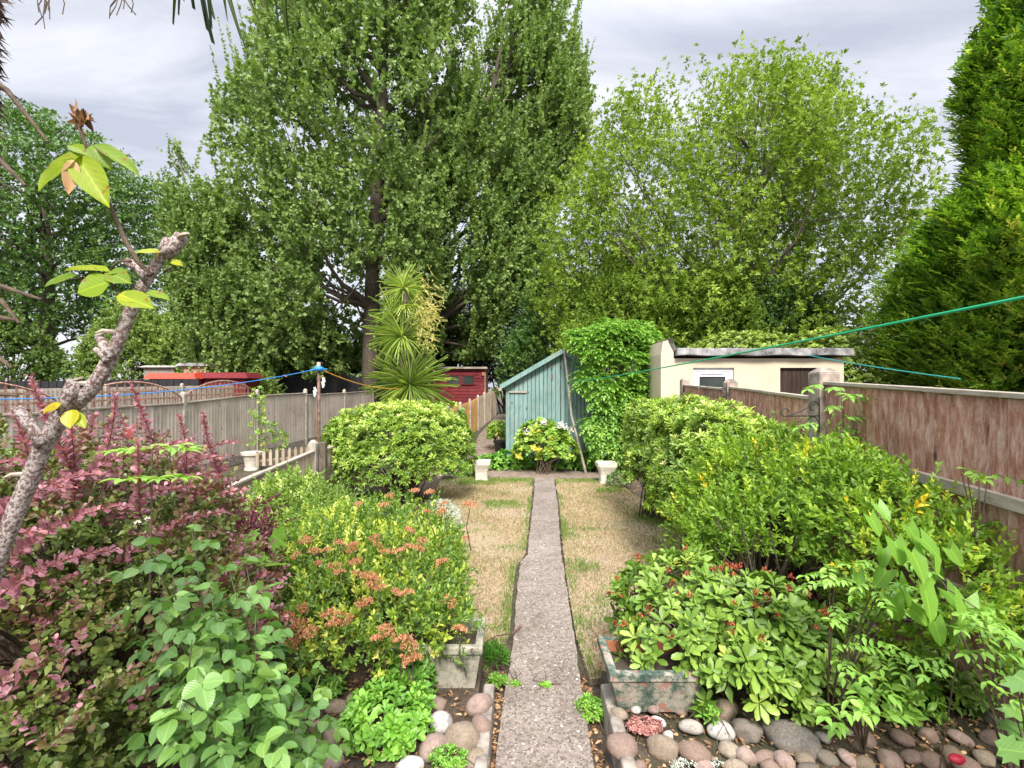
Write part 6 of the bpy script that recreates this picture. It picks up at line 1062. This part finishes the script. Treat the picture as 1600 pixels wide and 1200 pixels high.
herb('bed_weed', 'low dark foliage behind the right urn at the lawn edge', 968, 760, .05, .25, .25, .3, 90, .06, M['layered'], (.6, .2), T_OV, seed=13)
herb('neighbour_shrub', 'sparse bare twiggy shrub against the grey fence in the neighbouring garden', 430, 712, .1, .35, .3, .9, 60, .08, M['hydra'], (.6, .2), T_OV, seed=14, cat='shrub')
herb('neighbour_shrub', 'climbing plant with yellow green leaves on the grey fence post', 402, 716, .2, .24, .12, 1.9, 45, .08, M['hydra'], (.55, .2), T_OV, seed=15, cat='climber')
BLB = ['border plant just beyond the middle of the low fence', 'border plant farther back before the white pot', 'nearest border plant beyond the barberry', 'small border plant close behind the low fence post', 'border plant nearest the grey fence']
for i, (x, y, s) in enumerate([(-4.2, 6.0, .5), (-4.6, 8.2, .45), (-5.0, 5.2, .6), (-3.9, 9.6, .35), (-5.4, 7.2, .4)]): rosebush('border_plant', 'low green '+BLB[i], 'plant', (x, y, 0), [(x, y, s*.4, s, s*.8, s*.5)], 200, 6, 1.2, .07, .5, M['hedge'], T_OV, (.6, .2), 240+i, stemn=10, group='border plants in the neighbouring garden')
for i, (px, py, lb) in enumerate([(1420, 1120, 'low leafy clump behind the front stones, leftmost of the shaded corner plants'), (1480, 1105, 'low leafy clump in the middle of the shaded right corner'), (1540, 1110, 'low leafy clump in the shaded corner next to the lobed leaves'), (1370, 1090, 'leafy clump right of the rhododendron'), (1450, 1060, 'taller leafy clump against the fence foot at right')]): herb('shade_plant', lb, px, py, .15, .17, .14, .22, 60, .07, M['rhodo'] if i % 2 else M['pinnate'], (.5, .2), T_OV, seed=30+i)
for i, (px, py, lb) in enumerate([(450, 1195, 'low green clump at the bottom edge beneath the rose'), (500, 1090, 'small leafy clump under the spiraea beside the rose leaves')]): herb('bed_weed', lb, px, py, .15, .12, .1, .12, 40, .05, M['herb'], (.35, .2), T_OV, seed=40+i)
# fallen stick
mb = MB(); mb.tube([G(735, 1018, .42)[:2]+(.43,), (-.11, 3.66, .20), (.0, 3.95, .075), (.07, 4.05, .085)], [.003, .004, .006, .010], 6, wob=.2); tag(mb.build('fallen_stick', M['rust'], origin=(0, 3.8, .06)), 'thin orange brown stick leaning from the left trough onto the path', 'stick')
# leaf litter on bare soil
zones = [(-.13, -.05, 1.9, 3.6, .0, 260), (.43, .5, 1.9, 3.5, .0, 260), (-2.0, -.25, 1.8, 3.4, .155, 1500), (.6, 2.6, 2.2, 3.9, .155, 1900), (-1.0, -.4, 12, 19, .1, 500), (-1.6, -1.2, 7.5, 10.5, .03, 250), (1.9, 2.6, 5.5, 10, .03, 500), (-6, -3.1, 3, 12, .0, 1500), (-1.3, 2.3, 4, 10.5, .045, 160)]
fo = FO()
for a_, b_, c_, d, z, n_ in zones: q = np.stack([RG.uniform(a_, b_, n_), RG.uniform(c_, d, n_), z+RG.uniform(.004, .018, n_)], 1); fo.add(q, RG.normal(0, 1, (n_, 3))*np.array([1, 1, .25]), UP+RG.normal(0, .45, (n_, 3)), RG.uniform(.015, .045, n_), RG.uniform(.008, .022, n_), RG.uniform(0, 1, n_), T_OV)
tag(fo.build('leaf_litter', M['litter']), kind='stuff', label='dry brown fallen leaves scattered over the bare soil', cat='leaf litter')
# pebbly soil lumps
fo = FO(); n_ = 9000; q = np.stack([np.where(RG.uniform(0, 1, n_) < .5, RG.uniform(-2.2, -.14, n_), RG.uniform(.44, 2.4, n_)), RG.uniform(1.9, 3.6, n_), np.zeros(n_)], 1); q[:, 2] = np.where((q[:, 0] > -.2) & (q[:, 0] < .57), .008, .155); fo.add(q, RG.normal(0, 1, (n_, 3)), RG.normal(0, 1, (n_, 3)), RG.uniform(.006, .02, n_), RG.uniform(.005, .015, n_), RG.uniform(0, .5, n_), T_DIA); tag(fo.build('soil_crumbs', M['litter']), kind='stuff', label='loose crumbs of soil and twigs on the beds', cat='soil')
